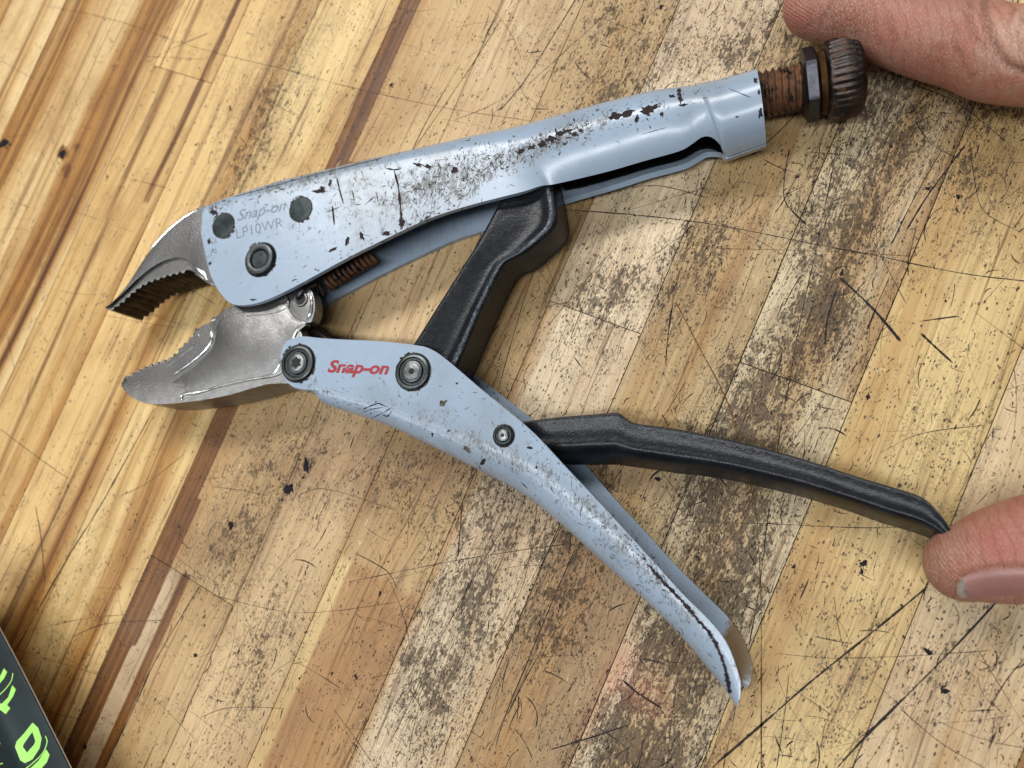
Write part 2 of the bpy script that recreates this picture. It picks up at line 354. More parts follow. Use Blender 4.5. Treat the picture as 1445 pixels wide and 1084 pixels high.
M = dict(
    wood=mat_wood(), paint=mat_paint(), black=mat_black(), skin=mat_skin(),
    jaw=mat_metal('nickelled_jaw_steel', (0.225, 0.222, 0.218), (0.180, 0.177, 0.173), 0.36, 1700, 0.00016, 0.6, 0, 0.25),
    core=mat_metal('scuffed_screw_core', (0.30, 0.31, 0.31), (0.09, 0.10, 0.10), 0.42, 900, 0.0003, 0.6),
    tooth=mat_metal('jaw_teeth_steel', (0.075, 0.062, 0.052), (0.04, 0.033, 0.028), 0.5, 900, 0.00014, 0.4, 0, 0.7),
    bright=mat_metal('bright_steel', (0.60, 0.60, 0.60), (0.42, 0.42, 0.415), 0.28, 900, 0.0001, 0.25),  # brighter steel for the raised jaw edges
    fast=mat_metal('dark_fastener_steel', (0.085, 0.095, 0.095), (0.045, 0.05, 0.05), 0.38, 800, 0.00015, 0.35),
    rivet=mat_metal('grey_rivet_steel', (0.055, 0.066, 0.068), (0.025, 0.032, 0.033), 0.55, 700, 0.00025, 0.5),
    rust=mat_metal('rusted_thread_steel', (0.06, 0.05, 0.045), (0.035, 0.03, 0.028), 0.45, 900, 0.0002, 0.5, 0.55),
    knob=mat_metal('darkened_knob_steel', (0.075, 0.062, 0.056), (0.045, 0.038, 0.036), 0.42, 800, 0.0002, 0.45, 0.40),
    nut=mat_metal('dark_nut_steel', (0.085, 0.088, 0.10), (0.05, 0.05, 0.058), 0.42, 900, 0.00018, 0.4, 0.10),
    ring=mat_metal('orange_rust', (0.09, 0.045, 0.018), (0.055, 0.026, 0.011), 0.65, 700, 0.0003, 0.5, 0.4),
    slab=mat_flat('glue_line', (0.035, 0.022, 0.015), 0.9),
    scratch=mat_flat('scratch_grime', (0.024, 0.019, 0.019), 0.85, 900, 0.5, **{'Specular IOR Level': 0.12}),
    brown=mat_flat('brown_gouge', (0.12, 0.058, 0.022), 0.85, 900, 0.4, **{'Specular IOR Level': 0.12}),
    fleck=mat_flat('dent_grime', (0.032, 0.023, 0.019), 0.85, 300, 0.6, **{'Specular IOR Level': 0.12}),
    ink=mat_flat('ink_stain', (0.014, 0.011, 0.014), 0.85, 900, 0.5, **{'Specular IOR Level': 0.12}),
    chip=mat_flat('chipped_primer', (0.026, 0.018, 0.019), 0.7, 900, 0.35, **{'Specular IOR Level': 0.12}),
    rub=mat_flat('rubbed_dirt', (0.075, 0.067, 0.053), 0.7, 700, 0.5, **{'Specular IOR Level': 0.12}),
    red=mat_flat('red_print', (0.27, 0.007, 0.011), 0.45, 900, 0.15),
    stamp=mat_flat('stamped_mark', (0.15, 0.185, 0.23), 0.5, 900, 0.2),
    hole=mat_flat('dark_recess', (0.012, 0.011, 0.011), 0.8),
    can=mat_flat('dark_green_print', (0.006, 0.014, 0.016), 0.45, 40, 0.4, 0.00002, **{'Specular IOR Level': 0.25}),
    lime=mat_flat('lime_print', (0.32, 0.70, 0.12), 0.4, 60, 0.06, 0.00002),
    paper=mat_flat('white_paper', (0.70, 0.70, 0.68), 0.7, 300, .04),
    nail=mat_flat('fingernail', (0.27, 0.130, 0.115), 0.38, 180, 0.10, 0.0001, **{'Subsurface Weight': 0.15, 'Subsurface Scale': 0.001}),
    nailtip=mat_flat('fingernail_edge', (0.22, 0.185, 0.15), 0.5, 500, 0.35),
)

# ------------------------------------------------------------------ workbench
ANG = math.radians(24.7)
UV = np.array([math.sin(ANG), math.cos(ANG)])      # along the boards
NV = np.array([math.cos(ANG), -math.sin(ANG)])     # across the boards
def off(px, py): return float(P(px, py)[:2] @ NV)
def alo(px, py): return float(P(px, py)[:2] @ UV)
J = [(off(566, 0)+off(83, 1073))/2, off(387, 724), (off(820, 0)+off(352, 1084))/2, (off(955, 0)+off(500, 1070))/2,
     (off(1009, 231)+off(880, 525))/2, (off(1262, 0)+off(799, 1084))/2]
J.append(J[-1]+31.0); J.append((off(1445, 490)+off(1201, 1084))/2)
while len(J) < 12: J.append(J[-1]+31.3)
left = [J[0]-33.0]
while left[0] > -440: left.insert(0, left[0]-31.3)
J = left+J; NL = len(left)
ZB = 0.0
bench = mesh('workbench_top', *extrude([tuple(NV*J[0]+UV*-330), tuple(NV*J[-1]+UV*-330), tuple(NV*J[-1]+UV*330), tuple(NV*J[0]+UV*330)], -38, -1.0, 0), M['slab'], None,
             smooth=False, kind='structure', label='scarred maple butcher-block workbench top of long glued boards')
def gz(px, py, cx, cy, sx, sy, rot=0.0):
    c, s = math.cos(rot), math.sin(rot); dx, dy = px-cx, py-cy
    u, v = (c*dx+s*dy)/sx, (-s*dx+c*dy)/sy
    return math.exp(-0.5*(u*u+v*v))
SROT = -1.16
GRIME = [(1150, 470, 110, 55, SROT, .85), (1040, 640, 160, 60, SROT, 1.0), (1020, 800, 130, 55, SROT, 1.05), (960, 920, 120, 60, SROT, 1.0), (900, 1040, 90, 80, 0, .95),
         (1190, 300, 120, 80, SROT, .8), (1260, 180, 110, 70, SROT, .8), (800, 800, 150, 70, SROT, .72), (640, 900, 180, 55, SROT, .72), (700, 700, 130, 70, SROT, .62), (980, 380, 130, 60, SROT, .62),
         (850, 430, 90, 50, SROT, .6), (330, 760, 90, 50, SROT, .48), (370, 920, 100, 34, SROT, .55), (590, 680, 100, 60, 0, .48), (420, 660, 80, 60, 0, .46),
         (390, 130, 120, 24, SROT, .52), (350, 230, 60, 24, SROT, .50), (900, 90, 150, 90, SROT, .55), (1080, 60, 90, 60, 0, .6), (1340, 620, 120, 60, SROT, .35),
         (1200, 950, 150, 60, SROT, .38), (1350, 950, 90, 70, 0, .42), (1380, 240, 80, 70, 0, .55), (60, 950, 120, 60, SROT, .25), (1390, 150, 80, 50, 0, .7)]
RED = [(872, 950, 34, 14, SROT, 1.0), (905, 978, 26, 16, 0.4, .8), (840, 1000, 40, 10, SROT, .45)]
HAZEB = [(430, 660, 60, 40, .35), (560, 650, 90, 60, .25), (330, 770, 60, 50, .3), (700, 740, 70, 60, .2), (1400, 250, 90, 90, .3)]
TINT = {}   # board number from the first traced joint -> clean colour
for k, c in {-9: (.60, .43, .25), -8: (.62, .45, .26), -7: (.60, .43, .24), -6: (.66, .50, .31), -5: (.64, .47, .28), -4: (.66, .50, .31), -3: (.62, .44, .24), -2: (.63, .455, .255), -1: (.70, .53, .31),
             0: (.585, .43, .265), 1: (.555, .41, .265), 2: (.53, .38, .225), 3: (.66, .53, .40), 4: (.545, .415, .265), 5: (.64, .525, .385), 6: (.62, .475, .28), 7: (.60, .465, .325), 8: (.50, .30, .13)}.items(): TINT[k] = np.array(c)
def strip_amt(k, vv, uu, px, py):
    """brown heartwood streaks: distance from the board's left edge in mm"""
    h = 0.0
    if k == 0:  h = max(h, 1.0 if 0 <= vv < 8.6+0.6*math.sin(uu*.05) else 0.0)
    if k == 0 and uu < alo(244, 799): h = max(h, 0.9*math.exp(-((vv-16.5)/2.3)**2))
    if k == -1: h = max(h, .42*math.exp(-((vv-3)/4)**2))
    if k == -2: h = max(h, .50*math.exp(-((vv-20-.02*uu)/3.2)**2), .45*math.exp(-((vv-8)/2.5)**2))
    if k == -3: h = max(h, .62*math.exp(-((vv-26)/2.5)**2) if uu > 20 else .3, .5*math.exp(-((vv-12+.03*uu)/3)**2))
    if k == -4: h = max(h, .55*math.exp(-((vv-24)/4)**2), .45*math.exp(-((vv-9)/3)**2))
    if k == -5: h = max(h, .50*math.exp(-((vv-12)/4)**2), .45*math.exp(-((vv-26)/3)**2))
    if k == -6: h = max(h, .5*math.exp(-((vv-20)/3)**2))
    if k == 2 and uu < alo(500, 760): h = max(h, .36 if vv > 6.5 else 0)
    if k == 4 and uu < alo(760, 760): h = max(h, .33)
    if k == 1: h = max(h, .34*math.exp(-((vv-20)/6)**2))
    if k >= 8: h = max(h, .36)
    h = max(h, 1.0*math.exp(-(((px-88)/9)**2+((py-216)/12)**2)), .7*math.exp(-(((px-108)/8)**2+((py-208)/9)**2)), .8*math.exp(-(((px-94)/9)**2+((py-240)/16)**2)))
    return h
CUTS = {0: [alo(285, 828)], 3: [alo(827, 443)], -3: [alo(238, 99)], 5: [alo(1180, 560)], -5: [alo(20, 640)], 6: [alo(1330, 20)]}
def board(k, v0, v1, u0, u1):
    g = 0.11+0.06*rng.random()
    cols = np.linspace(v0+g, v1-g, 23); rows = np.arange(u0+g, u1-g-1.2, 2.6); rows = np.append(rows, u1-g)
    V, F, C, A = [], [], [], []
    base = TINT.get(k, np.array((.58, .42, .24)))*(0.96+.08*rng.random())
    for uu in rows:
        for vv in cols:
            w = NV*vv+UV*uu; px, py = proj((w[0], w[1], 0))
            edge = min(vv-v0, v1-vv, uu-u0, u1-uu)
            z = ZB-(0.10 if edge < 0.3 else 0.0)
            V.append((vv, uu, z))
            c = base.copy()
            if k == 2 and uu < alo(480, 790) and vv-v0 < 5.5: c = np.array((.62, .47, .28))
            if k == 2 and uu < alo(480, 790) and vv-v0 >= 5.5: c = np.array((.475, .305, .165))
            if k == 4 and uu < alo(770, 740): c = np.array((.44, .31, .185))
            if k == 0 and uu < alo(285, 828) and vv-v0 < 14: c = np.array((.56, .43, .31))
            b = sum(a*gz(px, py, x, y, sx, sy) for x, y, sx, sy, a in HAZEB)
            c = c*(1-min(.5, b)*np.array((.55, .65, .7)))
            C.append((*c, 1.0 if k < 0 else .55))
            gr = 0.20+max([a*gz(px, py, x, y, sx, sy, r) for x, y, sx, sy, r, a in GRIME])
            if px < 300 and py < 700: gr -= .1
            rd = max(a*gz(px, py, x, y, sx, sy, r) for x, y, sx, sy, r, a in RED)
            A.append((min(1, max(0, gr)), strip_amt(k, vv-v0, uu, px, py), rd))
    n = len(cols); R = len(rows)
    for i in range(R-1):
        for j in range(n-1): F.append([i*n+j, i*n+j+1, (i+1)*n+j+1, (i+1)*n+j])
    nb = len(V)                                        # the board's body below its face
    rimi = list(range(n))+[i*n+n-1 for i in range(1, R)]+[(R-1)*n+j for j in range(n-2, -1, -1)]+[i*n for i in range(R-2, 0, -1)]
    for i in rimi: V.append((V[i][0], V[i][1], -1.0)); C.append(C[i]); A.append(A[i])
    for i in range(len(rimi)):
        q = (i+1) % len(rimi); F.append([rimi[q], rimi[i], nb+i, nb+q])
    me = bpy.data.meshes.new('plank')
    me.from_pydata([tuple(np.array(v)*MM) for v in V], [], F)
    for nm, D in (('col', C), ('aux', A)):
        at = me.attributes.new(nm, 'FLOAT_COLOR', 'POINT')
        at.data.foreach_set('color', np.array([(*d, 1.0)[:4] for d in D], dtype=np.float32).ravel())
    me.update()
    o = link('plank', me, M['wood'], bench); o.rotation_euler = (0, 0, -ANG)
    return o
for i in range(len(J)-1):
    k = i-NL
    us = [-330.0]+sorted(CUTS.get(k, []))+[330.0]
    for a, b in zip(us[:-1], us[1:]): board(k, J[i], J[i+1], a, b)

# --- marks pressed and scored into the boards
class Marks:
    def __init__(s): s.V = []; s.F = []
    def add(s, V, F):
        b = len(s.V); s.V += [tuple(v) for v in V]; s.F += [[i+b for i in f] for f in F]
def stroke_flat(pts, width, z=0.02, rough=0.45, wob=0.15):
    """ribbon on the bench; pts bench mm xy; frayed width"""
    p = np.asarray(pts, float); L = np.r_[0, np.cumsum(np.linalg.norm(np.diff(p, axis=0), axis=1))]
    n = max(4, int(L[-1]/0.9)); t = np.linspace(0, L[-1], n)
    q = np.c_[np.interp(t, L, p[:, 0]), np.interp(t, L, p[:, 1])]
    d = np.gradient(q, axis=0); d /= np.linalg.norm(d, axis=1)[:, None]+1e-9; nn = np.c_[-d[:, 1], d[:, 0]]
    slow = np.interp(t, np.linspace(0, L[-1]+1e-6, max(3, n//6)), rng.random(max(3, n//6)))
    w = width*(0.45+rough*rng.random(n)+0.9*(slow-.3)); w = np.clip(w, width*.12, None); w[0] *= .2; w[-1] *= .2
    q = q+nn*(np.cumsum(rng.normal(0, 1, n))*0.03*wob)[:, None]
    V = [(*(a), z) for pair in zip(q+nn*w[:, None]/2, q-nn*w[:, None]/2) for a in pair]
    F = [[2*i, 2*i+1, 2*i+3, 2*i+2] for i in range(n-1)]
    return V, F
def blob_flat(c, rx, ry, ang, z=0.024, n=13, jag=0.35):
    ca, sa = math.cos(ang), math.sin(ang); V = [(c[0], c[1], z)]; ph = rng.random(4)*6.28
    for i in range(n):
        a = 2*math.pi*i/n; r = 1+jag*(.6*math.sin(2*a+ph[0])+.45*math.sin(3*a+ph[1])+.3*math.sin(5*a+ph[2])+.3*(rng.random()-.5))
        x, y = rx*r*math.cos(a), ry*r*math.sin(a); V.append((c[0]+ca*x-sa*y, c[1]+sa*x+ca*y, z))
    return V, [[0, 1+i, 1+(i+1) % n] for i in range(n)]
LONG = [  # (width mm, material, picture points)
 (.20, 's', [(63, 8), (160, 28), (245, 57), (310, 76), (400, 97), (480, 119), (620, 150), (750, 170)]),
 (.18, 's', [(0, 85), (50, 113)]), (.20, 's', [(0, 275), (42, 294)]), (.13, 's', [(95, 295), (190, 328)]),
 (.25, 's', [(170, 248), (195, 255), (235, 265)]), (.30, 's', [(207, 89), (240, 70), (294, 47)]), (.16, 's', [(207, 80), (250, 82), (292, 84)]),
 (.55, 's', [(218, 576), (180, 645), (138, 720), (100, 780), (60, 850), (17, 927)]), (.38, 's', [(50, 714), (58, 760), (63, 823)]),
 (.28, 's', [(0, 605), (50, 643), (97, 676)]), (.55, 's', [(282, 827), (250, 880), (215, 940), (195, 985), (148, 1084)]),
 (.25, 'b', [(0, 907), (43, 923), (143, 953)]), (.22, 's', [(50, 1000), (116, 1016), (146, 1023)]), (.2, 'b', [(43, 890), (120, 873), (200, 866)]),
 (.40, 's', [(815, -5), (775, 60), (740, 115), (706, 156)]), (.26, 's', [(724, 0), (666, 92), (580, 216)]), (.2, 's', [(868, 8), (800, 70), (745, 120)]),
 (.2, 's', [(640, 170), (690, 150), (740, 120)]), (.5, 's', [(745, 75), (765, 72)]), (.3, 's', [(650, 90), (600, 175), (578, 222)]),
 (.34, 's', [(795, 296), (880, 302), (980, 313), (1072, 329), (1150, 345), (1232, 360), (1300, 375), (1369, 388), (1445, 397), (1500, 402)]),
 (.28, 's', [(1183, 200), (1154, 341), (1130, 450), (1115, 532), (1099, 622), (1090, 690), (1084, 730), (1071, 835), (1057, 912)]),
 (.42, 'b', [(954, 427), (986, 489), (1021, 556), (1040, 611), (1060, 690), (1067, 724), (1073, 830), (1074, 925), (1074, 1090)]),
 (.55, 's', [(1309, 828), (1240, 885), (1148, 959), (1080, 1018), (1004, 1084)]), (.55, 's', [(1416, 838), (1370, 889), (1322, 939), (1228, 1033), (1181, 1084)]),
 (.22, 's', [(960, 736), (1081, 739), (1195, 744), (1262, 744), (1330, 740)]), (.2, 's', [(1094, 922), (1178, 929), (1299, 925), (1400, 918)]),
 (.3, 's', [(1113, 952), (1108, 1000), (1096, 1084)]), (.3, 's', [(1039, 993), (1030, 1040), (1020, 1084)]), (.28, 's', [(1148, 898), (1202, 909)]),
 (.25, 's', [(490, 822), (563, 807), (639, 792), (732, 777), (800, 768)]), (.45, 's', [(646, 787), (649, 750), (652, 715)]),
 (.26, 's', [(706, 751), (666, 820), (616, 913), (580, 990), (546, 1056)]), (.34, 's', [(815, 767), (779, 850), (746, 930), (712, 1013), (699, 1056)]),
 (.55, 's', [(759, 927), (735, 970), (716, 1010)]), (.50, 's', [(776, 1058), (830, 1042), (892, 1021)]), (.8, 's', [(879, 960), (900, 978), (935, 1000)]),
 (.18, 's', [(877, 341), (837, 384), (774, 459)]), (.26, 's', [(763, 359), (740, 421), (703, 550)]), (.2, 's', [(757, 377), (780, 409)]),
 (.7, 's', [(1114, 210), (1107, 250), (1107, 282), (1120, 300), (1138, 317)]), (.8, 's', [(1185, 392), (1230, 434), (1271, 482)]),
 (.7, 's', [(1362, 205), (1310, 274), (1279, 325)]), (.55, 's', [(1255, 392), (1238, 430), (1224, 466)]), (.5, 's', [(1181, 407), (1168, 450), (1164, 489)]),
 (1.0, 's', [(1299, 470), (1320, 490), (1345, 513)]), (.4, 's', [(1295, 454), (1325, 450), (1353, 446)]), (.3, 's', [(1259, 200), (1244, 243)]), (.3, 's', [(1330, 210), (1290, 280), (1258, 345)]),
 (.6, 's', [(948, 435), (942, 480), (939, 517)]), (.22, 's', [(282, 1013), (316, 1000), (360, 998), (402, 1000)]), (.35, 's', [(415, 932), (450, 952), (480, 971)]),
 (.2, 's', [(300, 687), (340, 692), (380, 700)]), (.2, 'b', [(950, 340), (1010, 350), (1080, 352), (1180, 355), (1290, 362)]), (.25, 's', [(1445, 330), (1390, 300), (1376, 260), (1368, 200)]),
 (.16, 's', [(905, 365), (1000, 372)]), (.2, 's', [(1230, 120), (1200, 190), (1180, 270), (1160, 330)]), (.35, 's', [(1180, 95), (1110, 175), (1060, 220)]),
 (.3, 's', [(1290, 120), (1350, 145), (1420, 200)]), (.22, 's', [(1000, 280), (930, 262), (880, 268)]), (.25, 's', [(1080, 270), (1050, 300), (1010, 340)]),
 (.25, 's', [(100, 900), (150, 880), (230, 875)]), (.16, 's', [(30, 780), (80, 740), (120, 690)]), (.2, 's', [(420, 700), (460, 690), (560, 720)]), (.16, 's', [(300, 840), (420, 865), (560, 850)]),
 (.3, 's', [(500, 780), (545, 805), (560, 830)]), (.2, 's', [(760, 700), (740, 820), (700, 900)]), (.25, 's', [(1390, 1010), (1420, 960), (1445, 930)]), (.2, 's', [(1270, 1000), (1330, 1050), (1390, 1084)]),
 (.14, 's', [(155, 425), (230, 450), (300, 470)]), (.12, 's', [(125, 440), (200, 455), (300, 470), (400, 490)]), (.14, 's', [(0, 195), (40, 190)]), (.2, 's', [(255, 400), (280, 415), (305, 430)]),
 (.2, 's', [(170, 700), (210, 680), (260, 640)]), (.2, 's', [(470, 1000), (500, 1040), (530, 1084)]), (.3, 's', [(10, 470), (20, 520)]), (.2, 's', [(1240, 640), (1300, 612), (1390, 600)])]
sm, bm_ = Marks(), Marks()
for w, mt, pts in LONG:
    pp = catmull([P(*p)[:2] for p in pts], 5); (sm if mt == 's' else bm_).add(*stroke_flat(pp, w*0.9))
mesh('scratches', sm.V, sm.F, M['scratch'], bench, kind='stuff', label='long dark scratches and knife lines scored across the boards')
mesh('gouges', bm_.V, bm_.F, M['brown'], bench, kind='stuff', label='thin brown gouged lines across the boards')
fm = Marks()
def dens(px, py):
    d = 0.16+max(a*gz(px, py, x, y, sx*1.5, sy*1.8, r) for x, y, sx, sy, r, a in GRIME)
    return d
cnt = 0
while cnt < 8200:
    px, py = rng.uniform(-150, 1650), rng.uniform(-120, 1200)
    if rng.random() > dens(px, py): continue
    c = P(px, py)[:2]; L = min(4.5, rng.lognormal(-0.45, 0.75)); wd_ = min(.5, rng.lognormal(-1.85, 0.55))
    a = math.atan2(UV[1], UV[0])+(rng.normal(0, .25) if rng.random() < .62 else rng.uniform(0, math.pi))
    if L < 0.75: fm.add(*blob_flat(c, L*.35, wd_*.8, a, 0.012, 7))
    else:
        cur = rng.normal(0, .35); q = [c+np.array([math.cos(a+cur*s), math.sin(a+cur*s)])*L*s*.5 for s in (-1, -.4, .3, 1)]
        fm.add(*stroke_flat(q, wd_, 0.012, .7))
    cnt += 1
for k in range(900):                                  # hair-thin random knife hairlines
    px, py = rng.uniform(-50, 1500), rng.uniform(-50, 1130)
    if rng.random() > dens(px, py)+.15: continue
    c = P(px, py)[:2]; L = rng.uniform(5, 26); a = math.atan2(UV[1], UV[0])+(rng.normal(0, .15) if rng.random() < .45 else rng.uniform(0, math.pi)); cur = rng.normal(0, .12)
    q = [c+np.array([math.cos(a+cur*s), math.sin(a+cur*s)])*L*s*.5 for s in (-1, -.5, 0, .5, 1)]
    fm.add(*stroke_flat(q, rng.uniform(.05, .15), 0.010, .5))
for k in range(1500):                                 # short knife nicks crowding the worn patches
    px, py = rng.uniform(-50, 1500), rng.uniform(-50, 1130)
    if rng.random() > dens(px, py)-.12: continue
    c = P(px, py)[:2]; L = rng.uniform(2, 11)*rng.random()+1.5; a = math.atan2(UV[1], UV[0])+(rng.normal(0, .2) if rng.random() < .55 else rng.uniform(0, math.pi)); cur = rng.normal(0, .2)
    q = [c+np.array([math.cos(a+cur*s), math.sin(a+cur*s)])*L*s*.5 for s in (-1, -.5, 0, .5, 1)]
    fm.add(*stroke_flat(q, rng.uniform(.12, .34), 0.014, .6, .4))
mesh('dents', fm.V, fm.F, M['fleck'], bench, kind='stuff', label='small dark dents, nicks and hairlines all over the boards')
ik = Marks()
for px, py, rx, ry, a in [(432, 657, 1.7, 2.6, .2), (407, 690, 2.4, 2.3, 0), (326, 741, 1.5, 1.6, 0), (88, 218, 2.1, 2.6, .6), (4, 203, 4.5, 2.6, 0), (1219, 795, 2.0, 1.6, .5), (1216, 806, .7, 1.8, 0), (151, 250, .8, 1.7, .3),
                          (1352, 278, 1.2, 1.4, 0), (1225, 560, 1.0, 1.5, .5), (928, 676, 1.7, 1.3, 0), (276, 925, 1.8, .9, .8), (120, 1054, 1.6, 1.5, 0), (502, 955, .9, 1.6, .2), (536, 838, .9, 1.8, -.4), (1310, 266, 1.4, .9, .6),
                          (1188, 385, .8, 2.4, -.2), (1125, 250, 1.0, .8, 0), (933, 10, 1.6, 1.2, .5), (1120, 800, 1.2, .8, .6), (1310, 920, 2.2, 1.4, -.5), (1333, 975, 1.8, 1.5, .2), (1040, 530, 1.3, .5, .8), (552, 120, 1.6, 1.3, 0),
                          (190, 255, .6, .6, 0), (158, 59, .6, .7, 0), (148, 28, .5, .5, 0), (398, 25, 1.3, .9, .6), (325, 152, .7, 2.0, .5), (253, 743, .6, .6, 0), (96, 686, .7, 1.0, .4), (1155, 330, .7, .8, 0)]:
    c = P(px, py)[:2]; kk = 1.0 if (px, py) in ((432, 657), (407, 690), (326, 741), (88, 218), (4, 203)) else .62; rx *= kk; ry *= kk
    ik.add(*blob_flat(c, rx*.72, ry*.72, a, 0.030, 30, .27))
    for q in range(14): ik.add(*blob_flat(c+rng.normal(0, 1, 2)*np.array([rx, ry])*.75, .25*rx*rng.random()+.06, .25*ry*rng.random()+.06, 0, 0.022+.006*rng.random(), 8, .5))
mesh('ink_spots', ik.V, ik.F, M['ink'], bench, kind='stuff', label='black ink spots, burns and knots in the boards')

# ------------------------------------------------------------------ locking pliers
ZC, HH = 10.8, 10.5
ZT, ZBOT = ZC+HH, ZC-HH
PL = P(560, 470); PL[2] = 0
pl = thing('locking_pliers', PL, 'grey-blue painted locking pliers lying open on the workbench, with black levers', 'pliers')

def channel(pairs, zB, rad, mor, th, n=5, Hs=None, lt_=0.0):
    """pairs: (back px, top-lip px, bottom-lip px or None); folded U section swept along them.
    rad: corner radius per station, mor: 0 = U, 1 = closed round tube"""
    K = len(pairs)
    zb_ = zB if hasattr(zB, '__len__') else [zB]*K; B = np.array([P(*p[0], q)[:2] for p, q in zip(pairs, zb_)]); O = np.array([P(*p[1], ZT)[:2] for p in pairs])
    O2 = np.array([P(*p[2], ZBOT)[:2] if p[2] else P(*p[1], ZT)[:2] for p in pairs])
    X = np.c_[B, O, O2, rad, mor, Hs if Hs is not None else [HH]*K]
    X = catmull(X, n)
    out, inn, chip = [], [], []
    for x in X:
        b, o, o2, r, m_, hh = x[0:2], x[2:4], x[4:6], x[6], min(1, max(0, x[7])), x[8]
        d = o-b; w = np.linalg.norm(d); d = d/max(w, 1e-6); w2 = max(0.5, float((o2-b)@d))
        r = min(r, hh*0.98, w*.8)
        pts = []
        for s in np.linspace(w, r, 9)[:-1]: pts.append((s, hh))
        for a in np.linspace(0, math.pi/2, 8): pts.append((r-r*math.sin(a), hh-r+r*math.cos(a)))
        for a in np.linspace(0, math.pi/2, 8): pts.append((r-r*math.cos(a), -(hh-r)-r*math.sin(a)))
        for s in np.linspace(r, w2, 9)[1:]: pts.append((s, -hh))
        pts = np.array(pts); N = len(pts); lat = np.zeros(N); pv = np.array([-d[1], d[0]]); lat[-8:] = np.linspace(0, float((o2-b)@pv), 9)[1:]*lt_
        Rr = w/2; ang = np.linspace(0.05, 2*math.pi-0.05, N)
        circ = np.c_[Rr+Rr*np.cos(ang), Rr*np.sin(ang)]
        pts = pts*(1-m_)+circ*m_
        tg = np.gradient(pts, axis=0); tg /= np.linalg.norm(tg, axis=1)[:, None]+1e-9
        nrm = np.c_[-tg[:, 1], tg[:, 0]]             # points to the inside
        ip = pts+nrm*th
        out.append([(*(b+d*p[0]+pv*lq), ZC+p[1]) for p, lq in zip(pts, lat)]); inn.append([(*(b+d*p[0]+pv*lq), ZC+p[1]) for p, lq in zip(ip, lat)])
    n = len(out[0]); S = len(out)
    V = [p for r in out for p in r]+[p for r in inn for p in r]; F = []; o0 = S*n
    for i in range(S-1):
        for j in range(n-1):
            F.append([i*n+j, i*n+j+1, (i+1)*n+j+1, (i+1)*n+j]); F.append([o0+i*n+j, o0+(i+1)*n+j, o0+(i+1)*n+j+1, o0+i*n+j+1])
        for j in (0, n-1):
            q = [i*n+j, (i+1)*n+j, o0+(i+1)*n+j, o0+i*n+j]; F.append(q if j == 0 else q[::-1])
    for i in (0, S-1):
        for j in range(n-1):
            q = [i*n+j, i*n+j+1, o0+i*n+j+1, o0+i*n+j]; F.append(q[::-1] if i == 0 else q)
    return V, F
def set_attr(o, name, fn):
    me = o.data; org = root_org(o)
    at = me.attributes.new(name, 'FLOAT_COLOR', 'POINT'); D = []
    for v in me.vertices:
        p = np.array(v.co)/MM+org; r = fn(p)
        D += [r, r, r, 1.0] if np.isscalar(r) else [*r, 1.0]
    at.data.foreach_set('color', np.array(D, dtype=np.float32))

UP = [((287, 291), (284, 330)), ((291, 289), (296, 384)), ((296, 288), (312, 415)), ((303, 286), (331, 430)), ((325, 280), (362, 428)), ((360, 270), (395, 415)), ((400, 259), (430, 397)),
      ((450, 246), (496, 361)), ((520, 228), (563, 328)), ((570, 216), (609, 307)), ((620, 203), (662, 290)), ((665, 191), (712, 277)), ((695, 183), (740, 269)), ((715, 178), (762, 259)),
      ((735, 172), (781, 253)), ((800, 154), (851, 234)), ((860, 137), (906, 217)), ((910, 125), (956, 203)), ((930, 121), (975, 193)), ((945, 119), (989, 184)), ((960, 117), (1002, 183)),
      ((975, 115), (1014, 189)), ((988, 112), (1022, 198)), ((1010, 107), (1044, 191)), ((1040, 99), (1064, 184)), ((1066, 91), (1081, 178))]
mor = [0]*11+[.0, .04, .16, .32, .42, .46, .45, .42, .40, .44, .64, .97, 1, 1, 1]
rad = [2.5, 2.5, 3, 3, 3.5, 4, 4.5, 5, 5.5, 6, 7, 8, 9, 9.5]+[10.2]*12
uv_, uf_ = channel([(a, b, None) for a, b in UP], [21, 20.5, 20, 19, 18, 17]+[16]*20, rad, mor, 1.7)
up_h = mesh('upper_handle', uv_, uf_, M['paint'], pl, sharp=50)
LOW = [((396, 518), (396, 504)), ((398, 530), (398, 493)), ((403, 539), (402, 485)), ((413, 547), (408, 480)), ((424, 550), (420, 475.5)), ((434, 551), (432, 475)), ((444, 553), (445, 476.5)),
       ((450, 560), (462, 478)), ((463, 572), (490, 479.5)), ((505, 586), (540, 482)), ((546, 600), (585, 487)), ((575, 613), (606, 492)), ((601, 626), (628, 506), (640, 508)), ((657, 655), (675, 546), (690, 544)),
       ((700, 677), (712, 576), (728, 573)), ((743, 703), (755, 613), (775, 610)), ((787, 739), (800, 661), (822, 651)), ((830, 778), (842, 705), (866, 701)), ((873, 817), (885, 752), (910, 749)), ((917, 856), (925, 796), (951, 794)),
       ((960, 900), (964, 839), (990, 833)), ((1003, 952), (1003, 878), (1030, 873)), ((1022, 975), (1027, 911), (1050, 904)), ((1034, 988), (1043, 955), (1061, 938)), ((1038, 991), (1045, 974), (1060, 958)), ((1040, 993), (1044, 986), (1053, 972))]
LOW = [(a[0], a[1], a[2] if len(a) > 2 else None) for a in LOW]
lrad = [.8]*6+[1.2, 3, 4.5, 5.5, 6, 6.5, 7, 8, 9]; lrad += [10]*(len(LOW)-len(lrad))
lzb = [21.5]*6+[21, 18, 16]; lzb += [15]*(len(LOW)-len(lzb))
lv_, lf_ = channel(LOW, lzb, lrad, [0]*len(LOW), 1.7, lt_=1.0)
lo_h = mesh('lower_handle', lv_, lf_, M['paint'], pl, sharp=50)
